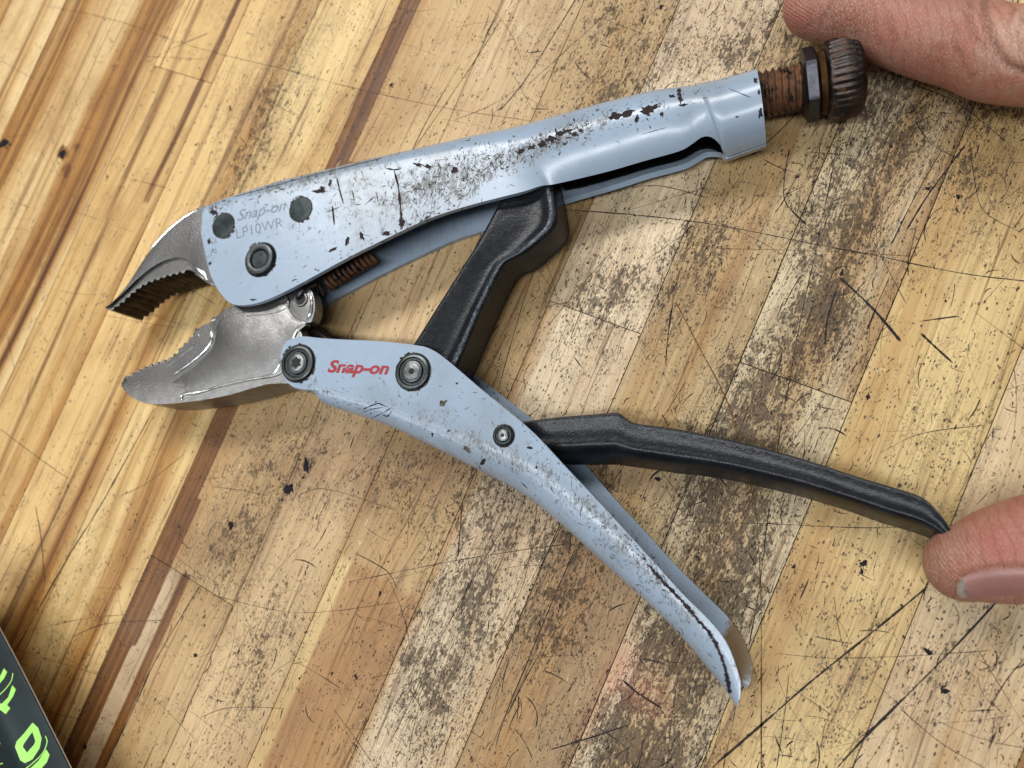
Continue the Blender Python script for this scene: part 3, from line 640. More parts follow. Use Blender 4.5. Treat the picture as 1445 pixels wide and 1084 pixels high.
def rustlow(p):
    px, py = proj(p); a = gz(px, py, 1045, 915, 22, 50) if p[2] < ZC+8 else 0.0
    return min(1, a+.35*gz(px, py, 810, 745, 40, 18, .7)*(p[2] > 15))
set_attr(lo_h, 'rust', lambda p: (rustlow(p), min(1, .85*gz(*proj(p), 880, 770, 90, 14, .82)+.55*gz(*proj(p), 640, 610, 150, 16, .5)+.5*gz(*proj(p), 450, 555, 30, 14, .3)+.5*gz(*proj(p), 980, 880, 70, 14, .9)+.35*gz(*proj(p), 720, 640, 60, 40, .5)), 0))
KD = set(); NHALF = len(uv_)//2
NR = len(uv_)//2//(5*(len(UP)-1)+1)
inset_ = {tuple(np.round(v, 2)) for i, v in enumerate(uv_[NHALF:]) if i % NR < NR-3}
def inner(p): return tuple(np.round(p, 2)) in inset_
GZ = lambda p, *a: gz(*proj(p), *a)
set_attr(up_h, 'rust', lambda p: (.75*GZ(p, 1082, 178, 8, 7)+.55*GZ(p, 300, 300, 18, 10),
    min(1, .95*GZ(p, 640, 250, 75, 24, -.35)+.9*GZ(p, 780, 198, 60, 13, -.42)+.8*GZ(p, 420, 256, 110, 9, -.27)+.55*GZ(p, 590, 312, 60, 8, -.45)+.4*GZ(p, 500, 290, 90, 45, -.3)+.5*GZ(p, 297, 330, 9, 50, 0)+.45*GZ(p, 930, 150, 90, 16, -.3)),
    min(1, max(0, (proj(p)[0]-775)/40)) if inner(p) else 0.0))  # third value: blackens the channel's inside, grease and painted shade

BV = {'up': BVHTree.FromPolygons([Vector(v) for v in uv_], uf_), 'lo': BVHTree.FromPolygons([Vector(v) for v in lv_], lf_)}
def hit(bvh, px, py, lift=0.04):
    d = Vector(ray(px, py)).normalized(); loc, nor, idx, dist = bvh.ray_cast(Vector(CAM), d)
    if loc is None: return None
    if nor.dot(d) > 0: nor = -nor
    return np.array(loc+nor*lift)
def stroke_on(mk, bvh, pts, wpx, lift=0.04):
    p = np.asarray(pts, float); L = np.r_[0, np.cumsum(np.linalg.norm(np.diff(p, axis=0), axis=1))]
    n = max(3, int(L[-1]/5)+1); t = np.linspace(0, L[-1], n)
    q = np.c_[np.interp(t, L, p[:, 0]), np.interp(t, L, p[:, 1])]
    d = np.gradient(q, axis=0); d /= np.linalg.norm(d, axis=1)[:, None]+1e-9; nn = np.c_[-d[:, 1], d[:, 0]]
    w = wpx*(.4+.9*rng.random(n)); w[0] *= .3; w[-1] *= .3
    V = []
    for i in range(n):
        for s in (1, -1):
            h = hit(bvh, *(q[i]+nn[i]*w[i]*s/2), lift)
            if h is None: return
            V.append(h)
    mk.add(V, [[2*i, 2*i+1, 2*i+3, 2*i+2] for i in range(n-1)])
def blob_on(mk, bvh, px, py, rx, ry, ang, n=13, jag=.35, lift=0.045):
    ca, sa = math.cos(ang), math.sin(ang); c = hit(bvh, px, py, lift)
    if c is None: return
    V = [c]; N2 = []
    for ring in (.5, 1):
        for i in range(n):
            a = 2*math.pi*i/n; r = ring*((1-jag+2*jag*rng.random()) if ring == 1 else 1-.3*jag)
            x, y = rx*r*math.cos(a), ry*r*math.sin(a); h = hit(bvh, px+ca*x-sa*y, py+sa*x+ca*y, lift)
            if h is None: return
            V.append(h)
    if max(np.linalg.norm(np.array(v)-c) for v in V) > 6: return
    F = [[0, 1+i, 1+(i+1) % n] for i in range(n)]+[[1+i, 1+n+i, 1+n+(i+1) % n, 1+(i+1) % n] for i in range(n)]
    mk.add(V, F)
# chips and rubs on the upper handle
ck, rk = Marks(), Marks(); b = BV['up']
for px, py, rx, ry, a in [(868, 164, 8, 5, -.3), (884, 160, 11, 4.5, -.35), (912, 157, 8, 7, .5), (922, 152, 9, 4, -.2), (899, 168, 3, 5, .3), (934, 161, 2.5, 4, -.2), (960, 138, 3, 9, -.2), (948, 136, 4, 2, 0), (958, 128, 3, 3, 0), (964, 148, 6, 2, -.2),
                          (1064, 100, 3, 3, 0), (1066, 114, 2.5, 4, 0), (1073, 160, 3, 7, 0), (1071, 130, 2, 3, 0), (1040, 165, 2, 1.5, 0), (490, 340, 2.5, 8, .1), (510, 333, 3, 6, -.5), (567, 316, 4, 6, 0), (545, 330, 5, 3, -.3), (470, 352, 6, 2.5, -.5),
                          (466, 258, 2.5, 5, .2), (452, 270, 9, 3, -.1), (455, 265, 4, 2, .4), (302, 300, 5, 4, 0), (295, 340, 2.5, 4, 0), (296, 372, 2, 3, 0), (642, 240, 5, 4, 0), (590, 233, 6, 2.5, .5), (605, 235, 5, 2.5, .3), (662, 300-6, 3, 2, 0), (357, 423, 4, 1.6, 0),
                          (735, 213, 6, 3, -.4), (750, 208, 5, 3, -.3), (765, 203, 7, 4, -.4), (778, 196, 7, 5, -.2), (790, 189, 6, 3, -.3), (800, 185, 7, 2.5, -.3), (810, 190, 5, 3, 0), (820, 184, 4, 2.5, 0), (796, 203, 2.5, 2, 0)]:
    blob_on(ck, b, px, py, rx, ry, a, 15, .42)
for pts, w in [([(475, 250), (481, 275), (485, 288)], 3.0), ([(497, 268), (500, 282)], 2), ([(469, 290), (472, 318)], 2.5), ([(556, 240), (562, 262), (566, 300), (567, 318)], 3.2), ([(545, 238), (558, 240), (566, 238)], 3), ([(516, 288), (528, 278)], 1.6),
               ([(460, 300), (480, 292)], 1.5), ([(590, 230), (610, 240)], 2), ([(330, 278), (420, 253), (540, 223)], 1.3), ([(905, 190), (940, 180)], 1), ([(1028, 125), (1060, 138)], 1.2), ([(719, 260), (726, 263)], 2)]:
    stroke_on(ck if w > 2.4 else rk, b, pts, w)
def scatter(mk, bvh, n, cx, cy, sx, sy, rot, lmax=14, wmax=2.4, amu=1.0, asd=.9):
    for _ in range(n):
        u, v = rng.normal(0, sx), rng.normal(0, sy); c, s = math.cos(rot), math.sin(rot)
        px, py = cx+c*u-s*v, cy+s*u+c*v; a = rng.normal(amu, asd); L = rng.uniform(2, lmax)*rng.random()+1.5
        stroke_on(mk, bvh, [(px-math.cos(a)*L/2, py-math.sin(a)*L/2), (px+math.cos(a)*L/2, py+math.sin(a)*L/2)], rng.uniform(.5, wmax))
scatter(rk, b, 280, 640, 250, 55, 17, -.35, 16, 2.0, -.7, 1.0); scatter(ck, b, 40, 640, 250, 45, 14, -.35, 10, 2.4)
scatter(rk, b, 110, 775, 200, 45, 9, -.42, 12, 2.2, -.6, 1.0); scatter(ck, b, 60, 775, 200, 38, 6, -.42, 9, 3.0)
scatter(rk, b, 130, 530, 275, 70, 35, -.3, 12, 1.3); scatter(ck, b, 45, 580, 318, 45, 4, -.45, 9, 2.6, -.4, .4)
scatter(rk, b, 110, 400, 262, 70, 6, -.27, 14, 2.0, .4, .8); scatter(ck, b, 22, 900, 165, 60, 16, -.3, 7, 2)
scatter(rk, b, 70, 900, 150, 90, 14, -.3, 14, 1.1, -.5, .5); scatter(ck, b, 26, 300, 360, 6, 40, .1, 5, 2.2); scatter(rk, b, 60, 450, 330, 60, 40, -.3, 9, 1.0); scatter(ck, b, 22, 460, 372, 60, 3, -.5, 8, 2.0, -.5, .3)
for cx, cy, rr in ((315.5, 318.5, 18), (424.5, 295.5, 18), (368, 366, 24)):
    for q in range(26):
        a = rng.uniform(0, 6.28); blob_on(rk if q % 3 else ck, b, cx+rr*.86*math.cos(a), cy+rr*math.sin(a), rng.uniform(1, 3), rng.uniform(.6, 1.8), a+1.57, 8, .5)
mesh('paint_chips', ck.V, ck.F, M['chip'], up_h, kind='stuff', smooth=False); mesh('rub_marks', rk.V, rk.F, M['rub'], up_h, kind='stuff', smooth=False)
ck, rk = Marks(), Marks(); b = BV['lo']
for px, py, rx, ry, a in [(625, 569, 6, 4, -.4), (681, 653, 2.5, 7, .5), (645, 541, 2, 1.5, 0), (610, 613, 1.5, 3, 0), (633, 608, 2, 1.5, 0), (748, 632, 4, 2, -.2), (757, 660, 2, 2, 0), (659, 634, 6, 3, .6), (711, 603, 2, 1, 0)]: blob_on(rk if py in (569, 634) else ck, b, px, py, rx, ry, a, 11, .4)
for pts, w in [([(510, 579), (522, 573), (534, 569), (548, 575)], 1.8), ([(512, 582), (526, 577), (540, 575)], 1.6), ([(516, 586), (530, 581)], 1.4), ([(525, 590), (540, 583), (553, 575)], 1.8), ([(545, 590), (552, 582), (554, 577)], 2.5), ([(540, 586), (548, 588)], 2.2), ([(528, 568), (532, 567)], 1.4),
               ([(726, 668), (727, 692)], 1.4), ([(735, 680), (745, 690)], 1.2)]: stroke_on(ck, b, pts, w)
edge = [(925, 797), (943, 817), (960, 835), (977, 853), (990, 869), (1003, 884), (1014, 901), (1022, 918), (1028, 936), (1032, 955), (1035, 972)]
pe = catmull([(x-5, y+6) for x, y in edge], 5)
for i in range(len(pe)-1): blob_on(ck, b, *pe[i], 3.0+2.2*rng.random(), 2.0+1.0*rng.random(), .9, 9, .5)
scatter(ck, b, 70, 905, 785, 28, 6, .85, 9, 2.5, .8, .4); scatter(rk, b, 130, 840, 740, 60, 14, .8, 12, 1.8, .9, .9); scatter(rk, b, 120, 640, 590, 120, 40, .5, 10, 1.0); scatter(rk, b, 90, 940, 870, 70, 14, .8, 12, 1.2, .9, .5); scatter(rk, b, 40, 480, 562, 30, 8, .3, 9, 1.4, .4, .4)
scatter(ck, b, 30, 745, 606, 70, 2.0, .82, 6, 2.0, .8, .3); scatter(rk, b, 60, 740, 650, 60, 20, .7, 8, 1.4)
for cx, cy, rr in ((421, 513, 27), (583, 525, 27), (711, 615, 15.5)):
    for q in range(30):
        a = rng.uniform(0, 6.28); blob_on(rk if q % 2 else ck, b, cx+rr*.88*math.cos(a), cy+rr*math.sin(a), rng.uniform(1, 3), rng.uniform(.6, 1.8), a+1.57, 8, .5)
mesh('paint_chips', ck.V, ck.F, M['chip'], lo_h, kind='stuff', smooth=False); mesh('rub_marks', rk.V, rk.F, M['rub'], lo_h, kind='stuff', smooth=False)

# --- lettering
def text_mesh(txt, o0, du, dv, shear, mat, parent, bvh, bold=0.0, name='lettering', cut=None, label=None):
    cu = bpy.data.curves.new('txt', 'FONT'); cu.body = txt; cu.size = 1; cu.offset = bold; cu.fill_mode = 'FRONT'; cu.resolution_u = 4; cu.shear = shear
    ob = bpy.data.objects.new('txt', cu); COL.objects.link(ob)
    dg = bpy.context.evaluated_depsgraph_get(); dg.update(); me = bpy.data.meshes.new_from_object(ob.evaluated_get(dg))
    bpy.data.objects.remove(ob); V = [np.array(v.co) for v in me.vertices]; F = [list(p.vertices) for p in me.polygons]; bpy.data.meshes.remove(me)
    xs = [v[0] for v in V]; x0, x1 = min(xs), max(xs); h = 0.69
    if cut:
        bm = bmesh.new(); vv = [bm.verts.new(v) for v in V]
        for f in F:
            try: bm.faces.new([vv[i] for i in f])
            except ValueError: pass
        for y0, y1 in cut:
            for y in (y0, y1): bmesh.ops.bisect_plane(bm, geom=bm.verts[:]+bm.edges[:]+bm.faces[:], plane_co=(0, y, 0), plane_no=(0.03, 1, 0))
            bmesh.ops.delete(bm, geom=[f for f in bm.faces if y0 < f.calc_center_median().y < y1], context='FACES')
        bm.verts.index_update(); V = [np.array(v.co) for v in bm.verts]; F = [[v.index for v in f.verts] for f in bm.faces]; bm.free()
    W = []
    for v in V:
        u, w = (v[0]-x0)/(x1-x0), v[1]/h
        W.append(hit(bvh, o0[0]+u*du[0]+w*dv[0], o0[1]+u*du[1]+w*dv[1], 0.06))
    return mesh(name, W, F, mat, parent, smooth=False, label=label)
text_mesh('Snap-on', (462, 525), (87, 3), (0.5, -16.5), 0.32, M['red'], lo_h, BV['lo'], 0.034, cut=[(.30, .325)], label='worn red printed lettering reading Snap-on')
text_mesh('Snap-on', (335, 312), (68, -15.5), (0.5, -15), 0.3, M['stamp'], up_h, BV['up'], 0.0, label='stamped lettering reading Snap-on')
text_mesh('LP10WR', (334, 337), (65, -17), (-1.0, -14), 0.0, M['stamp'], up_h, BV['up'], -0.012, label='stamped lettering reading LP10WR')

# --- rivets and screws
def disc(name, px, py, z, prof, mat, parent=pl, n=36, **kw):
    c = P(px, py, z); c[2] = 0; return mesh(name, *lathe(c, (0, 0, 1), prof, n), mat, parent, sharp=30, **kw)
def pxr(px, py, z, r): return np.linalg.norm(P(px, py+r, z)-P(px, py-r, z))/2
for px, py in ((315.5, 318.5), (424.5, 295.5)):
    r = pxr(px, py, ZT, 16.8); disc('flush_rivet', px, py, ZT, [(3, r), (ZT-.15, r), (ZT+.12, r-.12), (ZT+.16, r-.5), (ZT+.10, r*.5), (ZT+.12, .01)], M['rivet'])
    disc('rivet_groove', px, py, ZT, [(ZT-.5, r+.22), (ZT+.03, r+.22), (ZT+.03, .01)], M['hole'])
r = pxr(368, 366, ZT, 23)
disc('tubular_rivet', 368, 366.5, ZT, [(2, r-.6), (ZT-.1, r), (ZT+.6, r), (ZT+1.15, r-.5), (ZT+1.3, r-1.2), (ZT+1.15, r*.62), (ZT+.5, r*.50), (ZT+.45, .01)], M['fast'])
disc('rivet_core', 368, 366.5, ZT, [(ZT-.2, r*.49), (ZT+.62, r*.47), (ZT+.68, r*.3), (ZT+.66, .01)], M['rivet'])
disc('rivet_groove', 368, 366.5, ZT, [(ZT-.5, r+.35), (ZT+.03, r+.35), (ZT+.03, .01)], M['hole'])
def screw(px, py, rpx, torx=True):
    r = pxr(px, py, ZT, rpx)
    s = disc('screw', px, py, ZT, [(2, r*.8), (ZT-.3, r*.97), (ZT+.35, r), (ZT+.75, r*.95), (ZT+.95, r*.86), (ZT+.95, r*.80), (ZT+.5, r*.74), (ZT+.5, r*.66), (ZT+.95, r*.58), (ZT+1.05, r*.50), (ZT+1.0, .01)], M['fast'], n=48)
    disc('screw_groove', px, py, ZT, [(ZT-.5, r+.38), (ZT+.03, r+.38), (ZT+.03, .01)], M['hole'])
    disc('screw_core', px, py, ZT, [(ZT+.6, r*.46), (ZT+1.12, r*.44), (ZT+1.2, r*.38), (ZT+1.18, .01)], M['core'], s)
    c = P(px, py, ZT)[:2]; k = 12 if torx else 6
    rr = r*(.36 if torx else .18)
    poly = [(c[0]+rr*(1 if i % 2 else .66 if torx else 1)*math.cos(i*2*math.pi/k), c[1]+rr*(1 if i % 2 else .66 if torx else 1)*math.sin(i*2*math.pi/k)) for i in range(k)]
    mesh('drive_recess', *extrude(poly, ZT+1.0, ZT+1.23, 0), M['hole'], s, smooth=False)  # solid black prism: the socket's shade is painted, no hollow cut
screw(421, 513, 25.5); screw(583, 525, 25.5, False); screw(711, 615, 14.5, False)

# --- jaws
def topoly(pts, z, n=0): return [tuple(P(*p, z)[:2]) for p in pts]
def teeth(pts, count, depth, z, flip=1):
    """ratchet along a traced line in the picture; returns bench xy"""
    c = catmull([P(*p, z)[:2] for p in pts], 12); L = np.r_[0, np.cumsum(np.linalg.norm(np.diff(c, axis=0), axis=1))]
    out = []
    at = lambda s: np.array([np.interp(s, L, c[:, 0]), np.interp(s, L, c[:, 1])])
    for i in range(count):
        s0, s1 = L[-1]*i/count, L[-1]*(i+1)/count
        d = at(s1)-at(s0); d /= np.linalg.norm(d); nn = np.array([-d[1], d[0]])*flip
        out.append(tuple(at(s0+.10*(s1-s0)))); out.append(tuple(at(s0+.62*(s1-s0))+nn*depth)); out.append(tuple(at(s0+.78*(s1-s0))+nn*depth*.9))
    return out
JT, JB = 19.3, 4.2
back = catmull([(320, 283), (284, 290), (263, 303), (230, 330), (203, 363), (180, 399), (157, 426), (147, 432)], 5)
tline = [(149, 437), (168, 424), (186, 408), (203, 397), (230, 387), (258, 380)]
outer = topoly(back, JT)+topoly([(145, 434.5)], JT)+teeth(tline, 13, 0.9, JT, -1)+topoly(catmull([(260, 379), (268, 381), (276, 388), (288, 397), (300, 402), (330, 400)], 3), JT)
p1 = extrude(outer, JB, JT-1.1, .25, 2)
ridge = [(150, 433), (172, 415), (200, 388), (225, 371), (245, 364), (258, 364), (268, 370), (273, 381), (276, 388)]
inset = [(a[0]+.9, a[1]+1.6) for a in back]
p2 = extrude(topoly(list(inset)+list(catmull(ridge, 4))+[(290, 396), (318, 398)], JT), JB+3, JT, .9, 3)
uj = mesh('upper_jaw', *merge(p1, p2), M['jaw'], pl, sharp=42)
def grime_teeth(o, line):
    o.data.materials.append(M['tooth']); cl = catmull([P(*p, JT)[:2] for p in line], 6); org = root_org(o)
    for f in o.data.polygons:
        c_ = np.array(f.center)/MM+org
        if abs(f.normal.z) < .45 and np.min(np.linalg.norm(cl-c_[:2], axis=1)) < 1.8: f.material_index = 1
grime_teeth(uj, tline)
w = [P(x, y, JT) for x, y in [(274, 376), (282, 379), (289, 384), (293, 396), (284, 392), (277, 386)]]
mesh('bright_facet', *extrude([tuple(a[:2]) for a in w], JT-2, JT+.12, .3, 2), M['bright'], uj)
hl = catmull([(213, 352), (232, 331), (252, 313), (270, 301), (281, 296)], 5)
mesh('ridge', *tube([P(*p, JT-.25) for p in hl], [.1]+[.45]*(len(hl)-2)+[.1], 8), M['bright'], uj)

lt = [(170, 537), (196, 523), (216, 515), (240, 506), (253, 493), (266, 480), (276, 467)]
lowout = topoly(catmull([(406, 541), (385, 541), (363, 545), (313, 559), (256, 568), (213, 570), (190, 564), (178, 556), (168, 544)], 5), JT-.5)+teeth(lt, 13, 1.1, JT-.5, 1)+\
    topoly(list(catmull([(277, 463), (286, 457), (293, 455), (300, 449), (310, 440), (323, 431), (345, 424), (380, 415), (398, 410), (404, 422), (407, 436), (413, 448)], 4))+[(424, 470), (430, 500), (430, 530), (424, 545)], JT-.5)
p1 = extrude(lowout, JB, JT-1.2, .22, 2)
raised = catmull([(330, 441), (372, 437), (398, 428), (412, 446), (430, 455), (418, 468), (410, 480), (402, 500), (400, 520), (385, 531), (345, 537), (310, 545), (275, 556), (262, 556), (255, 547), (240, 540), (270, 518), (296, 492), (302, 470), (306, 454)], 4, True)
p4 = extrude(topoly(catmull([(398, 410), (412, 404), (425, 402), (436, 407), (441, 418), (443, 435), (440, 447), (434, 455), (412, 452), (398, 435)], 5, True), JT-.5), JT-6, JT-1.25, .4, 2)
p3 = extrude(topoly([(425, 455), (440, 458), (468, 482), (470, 510), (420, 510), (415, 470)], 12), 6, 12, .6, 2)
p2 = extrude(topoly(raised, JT), JT-4, JT-.75, .5, 2)
lj = mesh('lower_jaw', *merge(p1, p2, p4), M['jaw'], pl, sharp=42)
grime_teeth(lj, lt)
mesh('jaw_shank', *p3, M['tooth'], lj)  # darker steel carries the shade of the jaw's side wall
def bead(name, pts, r, z, mat=None, par=None):
    c = catmull(pts, 6); nq = len(c); rr_ = [r*min(1, .15+i/5, .15+(nq-1-i)/5)*(.9+.2*rng.random()) for i in range(nq)]; mesh(name, *tube([P(*p, z-r*.45) for p in c], rr_, 8), M[mat or 'bright'], par or lj)
bead('ridge', [(404, 412), (407, 430), (403, 437), (385, 443), (360, 446), (336, 448)], .5, JT-.95, 'jaw')
bead('ridge', [(276, 464), (284, 476), (280, 487), (262, 501), (244, 515), (222, 530), (198, 545), (183, 553)], 1.3, JT-1.9, 'jaw')
bead('ridge', [(298, 466), (299, 480), (291, 493), (276, 507), (258, 520), (246, 528)], .55, JT-.95)
bead('ridge', [(257, 565), (256, 560), (262, 556), (290, 551), (313, 544), (345, 537), (382, 529), (394, 516), (398, 500)], .42, JT-.80)
bead('ridge', [(412, 482), (418, 468), (424, 459)], .45, JT-.8)
bead('ridge', [(404, 436), (412, 447), (420, 453), (433, 456)], .5, JT-.95, 'jaw')
bead('ridge', [(433, 452), (439, 440), (440, 425), (437, 412)], .6, JT-1.0)
bead('ridge', [(298, 452), (303, 452), (309, 447)], 1.0, JT-1.5)
disc('spring_hole', 422, 421, JT, [(JT-5, 1.5), (JT-1.10, 1.55), (JT-1.09, .01)], M['hole'], lj)  # black plug, shade of the hole painted instead of drilling it
disc('hole_rim', 422, 421, JT, [(JT-2, 1.5), (JT-1.0, 1.55), (JT-.7, 1.9), (JT-.75, 2.3), (JT-1.3, 2.5)], M['jaw'], lj)
# --- spring inside the upper handle
a0, a1 = P(450, 405, ZC-1), P(600, 318, ZC-1)
ax = (a1-a0)/np.linalg.norm(a1-a0); s1 = np.cross(ax, [0, 0, 1]); s1 /= np.linalg.norm(s1); s2 = np.cross(ax, s1)
hx = [a0+ax*(2.5+19*t)+2.3*(math.cos(2*math.pi*11*t)*s1+math.sin(2*math.pi*11*t)*s2) for t in np.linspace(0, 1, 280)]
sp = mesh('spring', *tube(hx, .75, 6), M['rust'], pl)
hk = catmull([a0+3.0*s1, P(447, 402, ZC+3), P(436, 405, ZC+6), P(427, 411, JT-.6), P(421, 419, JT-.9), P(420, 424, JT-4)], 5)
mesh('spring_hook', *tube(hk, .85, 8), M['nut'], sp)

# --- forged levers
def lever(pairs, prof, zl, zr, n=6):
    """pairs of traced edges (left, right); prof: (fraction across, height) round the section"""
    prof = catmull(prof, 3, True)
    A = np.array([P(*p[0], zl)[:2] for p in pairs]); B = np.array([P(*p[1], zr)[:2] for p in pairs])
    X = catmull(np.c_[A, B], n); rings = []
    S = len(X)
    for i, x in enumerate(X):
        a, bb = x[:2], x[2:]; e = min(1, (i+.35)/2.2, (S-1-i+.35)/2.2); e = math.sqrt(max(.12, min(1, e)))
        zm = 11
        rings.append([(*(a+(bb-a)*q), zm+(z-zm)*e) for q, z in prof])
    return loft(rings)
tg = [((722, 250), (775, 238)), ((706, 284), (780, 262)), ((697, 301), (786, 296)), ((689, 316), (784, 317)), ((680, 332), (768, 335)), ((672, 347), (741, 358)), ((662, 363), (716, 371)), ((652, 379), (704, 388)), ((640, 398), (695, 406)),
      ((615, 437), (676, 446)), ((595, 469), (661, 482)), ((575, 500), (642, 524)), ((562, 518), (620, 548))]
tprof = [(0, 6), (0, 16.6), (.02, 17.5), (.06, 17.8), (.2, 17.6), (.35, 17.3), (.5, 17.0), (.62, 16.9), (.74, 17.1), (.83, 17.7), (.89, 18.1), (.94, 18.0), (.985, 17.3), (1.0, 16.3), (1.015, 12), (1.0, 5.2), (.97, 4.2), (.5, 4), (.03, 4.6)]
tl = mesh('toggle_lever', *lever(tg, tprof, 17.5, 17.5), M['black'], pl, sharp=70)
rl = [((690, 592), (728, 642)), ((715, 596), (752, 648)), ((741, 594), (778, 653)), ((787, 588.5), (810, 656)), ((830, 585), (845, 656)), ((862, 582.5), (872, 656)), ((873, 583), (880, 657)), ((884, 591), (893, 659)), ((897, 597), (908, 661)), ((925, 601), (928, 664)),
      ((960, 606), (954, 668)), ((1000, 614), (992, 672)), ((1047, 624.5), (1036, 679)), ((1100, 638), (1085, 690)), ((1154, 654), (1140, 704)), ((1215, 674), (1198, 722)), ((1262, 688), (1246, 739)), ((1302, 702), (1284, 750)), ((1323, 721), (1310, 759)), ((1336, 738), (1322, 765)), ((1342, 750), (1333, 767))]
rprof = [(0, 9), (-.01, 13), (0, 14.4), (.02, 15.2), (.06, 15.4), (.18, 15.1), (.32, 14.8), (.46, 14.75), (.58, 14.9), (.66, 14.75), (.74, 14.0), (.82, 12.4), (.90, 9.8), (.96, 7), (1.0, 5), (.93, 4.4), (.6, 5), (.2, 6)]
re_ = mesh('release_lever', *lever(rl, rprof, 15, 5), M['black'], pl, sharp=70)
wl = catmull([(776, 272), (780, 300), (774, 320), (758, 335), (735, 351), (710, 366), (699, 383), (690, 402), (672, 440), (655, 480), (640, 510)], 8)
set_attr(tl, 'glint', lambda p: .72*math.exp(-(min(math.hypot(proj(p)[0]-q[0], proj(p)[1]-q[1]) for q in wl)/7)**2) if p[2] > 16.2 else 0.0)  # painted highlight along the lever's right rim
set_attr(re_, 'glint', lambda p: (.5*max(gz(*proj(p), 905, 610, 40, 10, .1), gz(*proj(p), 1085, 655, 30, 8, .3)) if p[2] > 13 else 0.0))  # two painted highlight spots on the top face

# --- adjusting screw
c0, c1 = P(1066, 135.5, ZC), P(1222, 104, ZC)
ax = c1-c0; ax[2] = 0; LA = np.linalg.norm(ax); ax /= LA
def along(px, py): return float((P(px, py, ZC)-c0) @ ax)
r_th = pxr(1102, 127, ZC, 31.5)*math.cos(.15); pitch = 1.75
def thread(l, r, t):
    ph = (l/pitch+t/(2*math.pi)) % 1.0; return r-1.15*abs(2*ph-1)**0.8
l_end = along(1162, 116)
sc = mesh('adjusting_screw', *lathe(c0, ax, [(l, r_th) for l in np.arange(-28, l_end, .16)], 40, thread), M['rust'], pl, sharp=80)
ln0, ln1 = along(1131, 118), along(1154, 113); rn = pxr(1140, 115, ZC, 47)
def hexr(l, r, t):
    a = (t+.25+.40) % (math.pi/3)-math.pi/6; return min(r, r*.885/math.cos(a)) if r > 5 else r
mesh('hex_nut', *lathe(c0, ax, [(ln0, 3), (ln0, rn*.86), (ln0+.35, rn*.93), (ln0+.8, rn), (ln1-.8, rn), (ln1-.35, rn*.93), (ln1, rn*.86), (ln1, 3)], 96, hexr), M['nut'], pl, sharp=25)
lk0, lk1 = along(1163, 108), along(1217, 104); rk_ = pxr(1185, 105, ZC, 52)
mesh('rust_collar', *lathe(c0, ax, [(ln1+.1, 3), (ln1+.1, rn*.80), (lk0-.2, rk_*.80), (lk0+.5, rk_*.72), (lk0+.5, 3)], 48), M['ring'], pl)
def knurl(l, r, t):
    e = min(1, max(0, (l-lk0-.6)/1.2))*min(1, max(0, (lk1-1.0-l)/1.2))
    return r-e*(0.42+.12*math.sin(3*t+1))*(0.5+.5*math.cos(36*t+.10*l+.25*math.sin(2*t)))**1.2
prof = [(lk0, 2), (lk0, rk_*.80), (lk0+.4, rk_*.90)]+[(l, rk_*(1-.05*((l-(lk0+lk1)/2)/((lk1-lk0)/2))**2*(1.6 if l < (lk0+lk1)/2 else 3.2))) for l in np.linspace(lk0+.8, lk1-.9, 22)]+[(lk1-.4, rk_*.78), (lk1+.1, rk_*.68), (lk1+.5, rk_*.5), (lk1+.1, 2)]
mesh('knurled_knob', *lathe(c0, ax, prof, 36*8, knurl), M['knob'], pl, sharp=60)

# ------------------------------------------------------------------ printed sleeve at the corner
e0, e1 = P(-6, 899, 24), P(92, 1087, 24); dirc = (e1-e0)/np.linalg.norm(e1-e0); side = np.array([dirc[1], -dirc[0], 0.0])
if side @ (P(0, 1084, 24)-e0) < 0: side = -side
book = thing('booklet', (*(e0+side*55)[:2], 0), 'dark green booklet with lime lettering, its edge curling up off the bench corner', 'booklet')
def sheet(zo, th, inset):
    rings = []
    for u in np.linspace(-75+inset, 75-inset, 31):
        top, bot = [], []
        for d in np.r_[inset, np.linspace(.6+inset, 110-inset, 40)]:
            z = 2.2+24.5*math.exp(-(d/52)**1.7)+zo-4.5*math.exp(-(d/7.5)**2)+.5*math.sin(u*.05)
            q = e0+dirc*(u+40)+side*d; top.append((q[0], q[1], z)); bot.append((q[0], q[1], z-th))
        rings.append(top+bot[::-1])
    return loft(rings)
V, F = sheet(0, .25, 0.0)
cb = mesh('cover', V, F, M['can'], book, sharp=60); BVc = BVHTree.FromPolygons([Vector(v) for v in V], F)
mesh('page', *sheet(-.27, .3, -.06), M['paper'], book, sharp=60)
for q in range(1): mesh('page', *sheet(-.85-.4*q, .34, .3+.2*q), M['paper'], book, sharp=60)
cen = e0
def zc_(x, y): return (x/4.44, 840+y/4.44)
def glyph(pts, hole=None, name='lettering'):
    bm = bmesh.new()
    def loop(ps): return [bm.verts.new((x, -y, 0)) for x, y in ps]
    a = loop(pts); es = [bm.edges.new((a[i], a[(i+1) % len(a)])) for i in range(len(a))]
    if hole:
        h = loop(hole); es += [bm.edges.new((h[i], h[(i+1) % len(h)])) for i in range(len(h))]
    bmesh.ops.triangle_fill(bm, use_beauty=True, use_dissolve=False, edges=es)
    bmesh.ops.subdivide_edges(bm, edges=bm.edges[:], cuts=3, use_grid_fill=True)
    bmesh.ops.triangulate(bm, faces=bm.faces[:]); bm.verts.index_update()
    W = [hit(BVc, *zc_(v.co.x, -v.co.y), 0.08) for v in bm.verts]; F = [[v.index for v in f.verts] for f in bm.faces if all(W[v.index] is not None for v in f.verts)]
    W = [w if w is not None else np.array(cen) for w in W]; bm.free()
    mesh(name, W, F, M['lime'], cb, smooth=False)
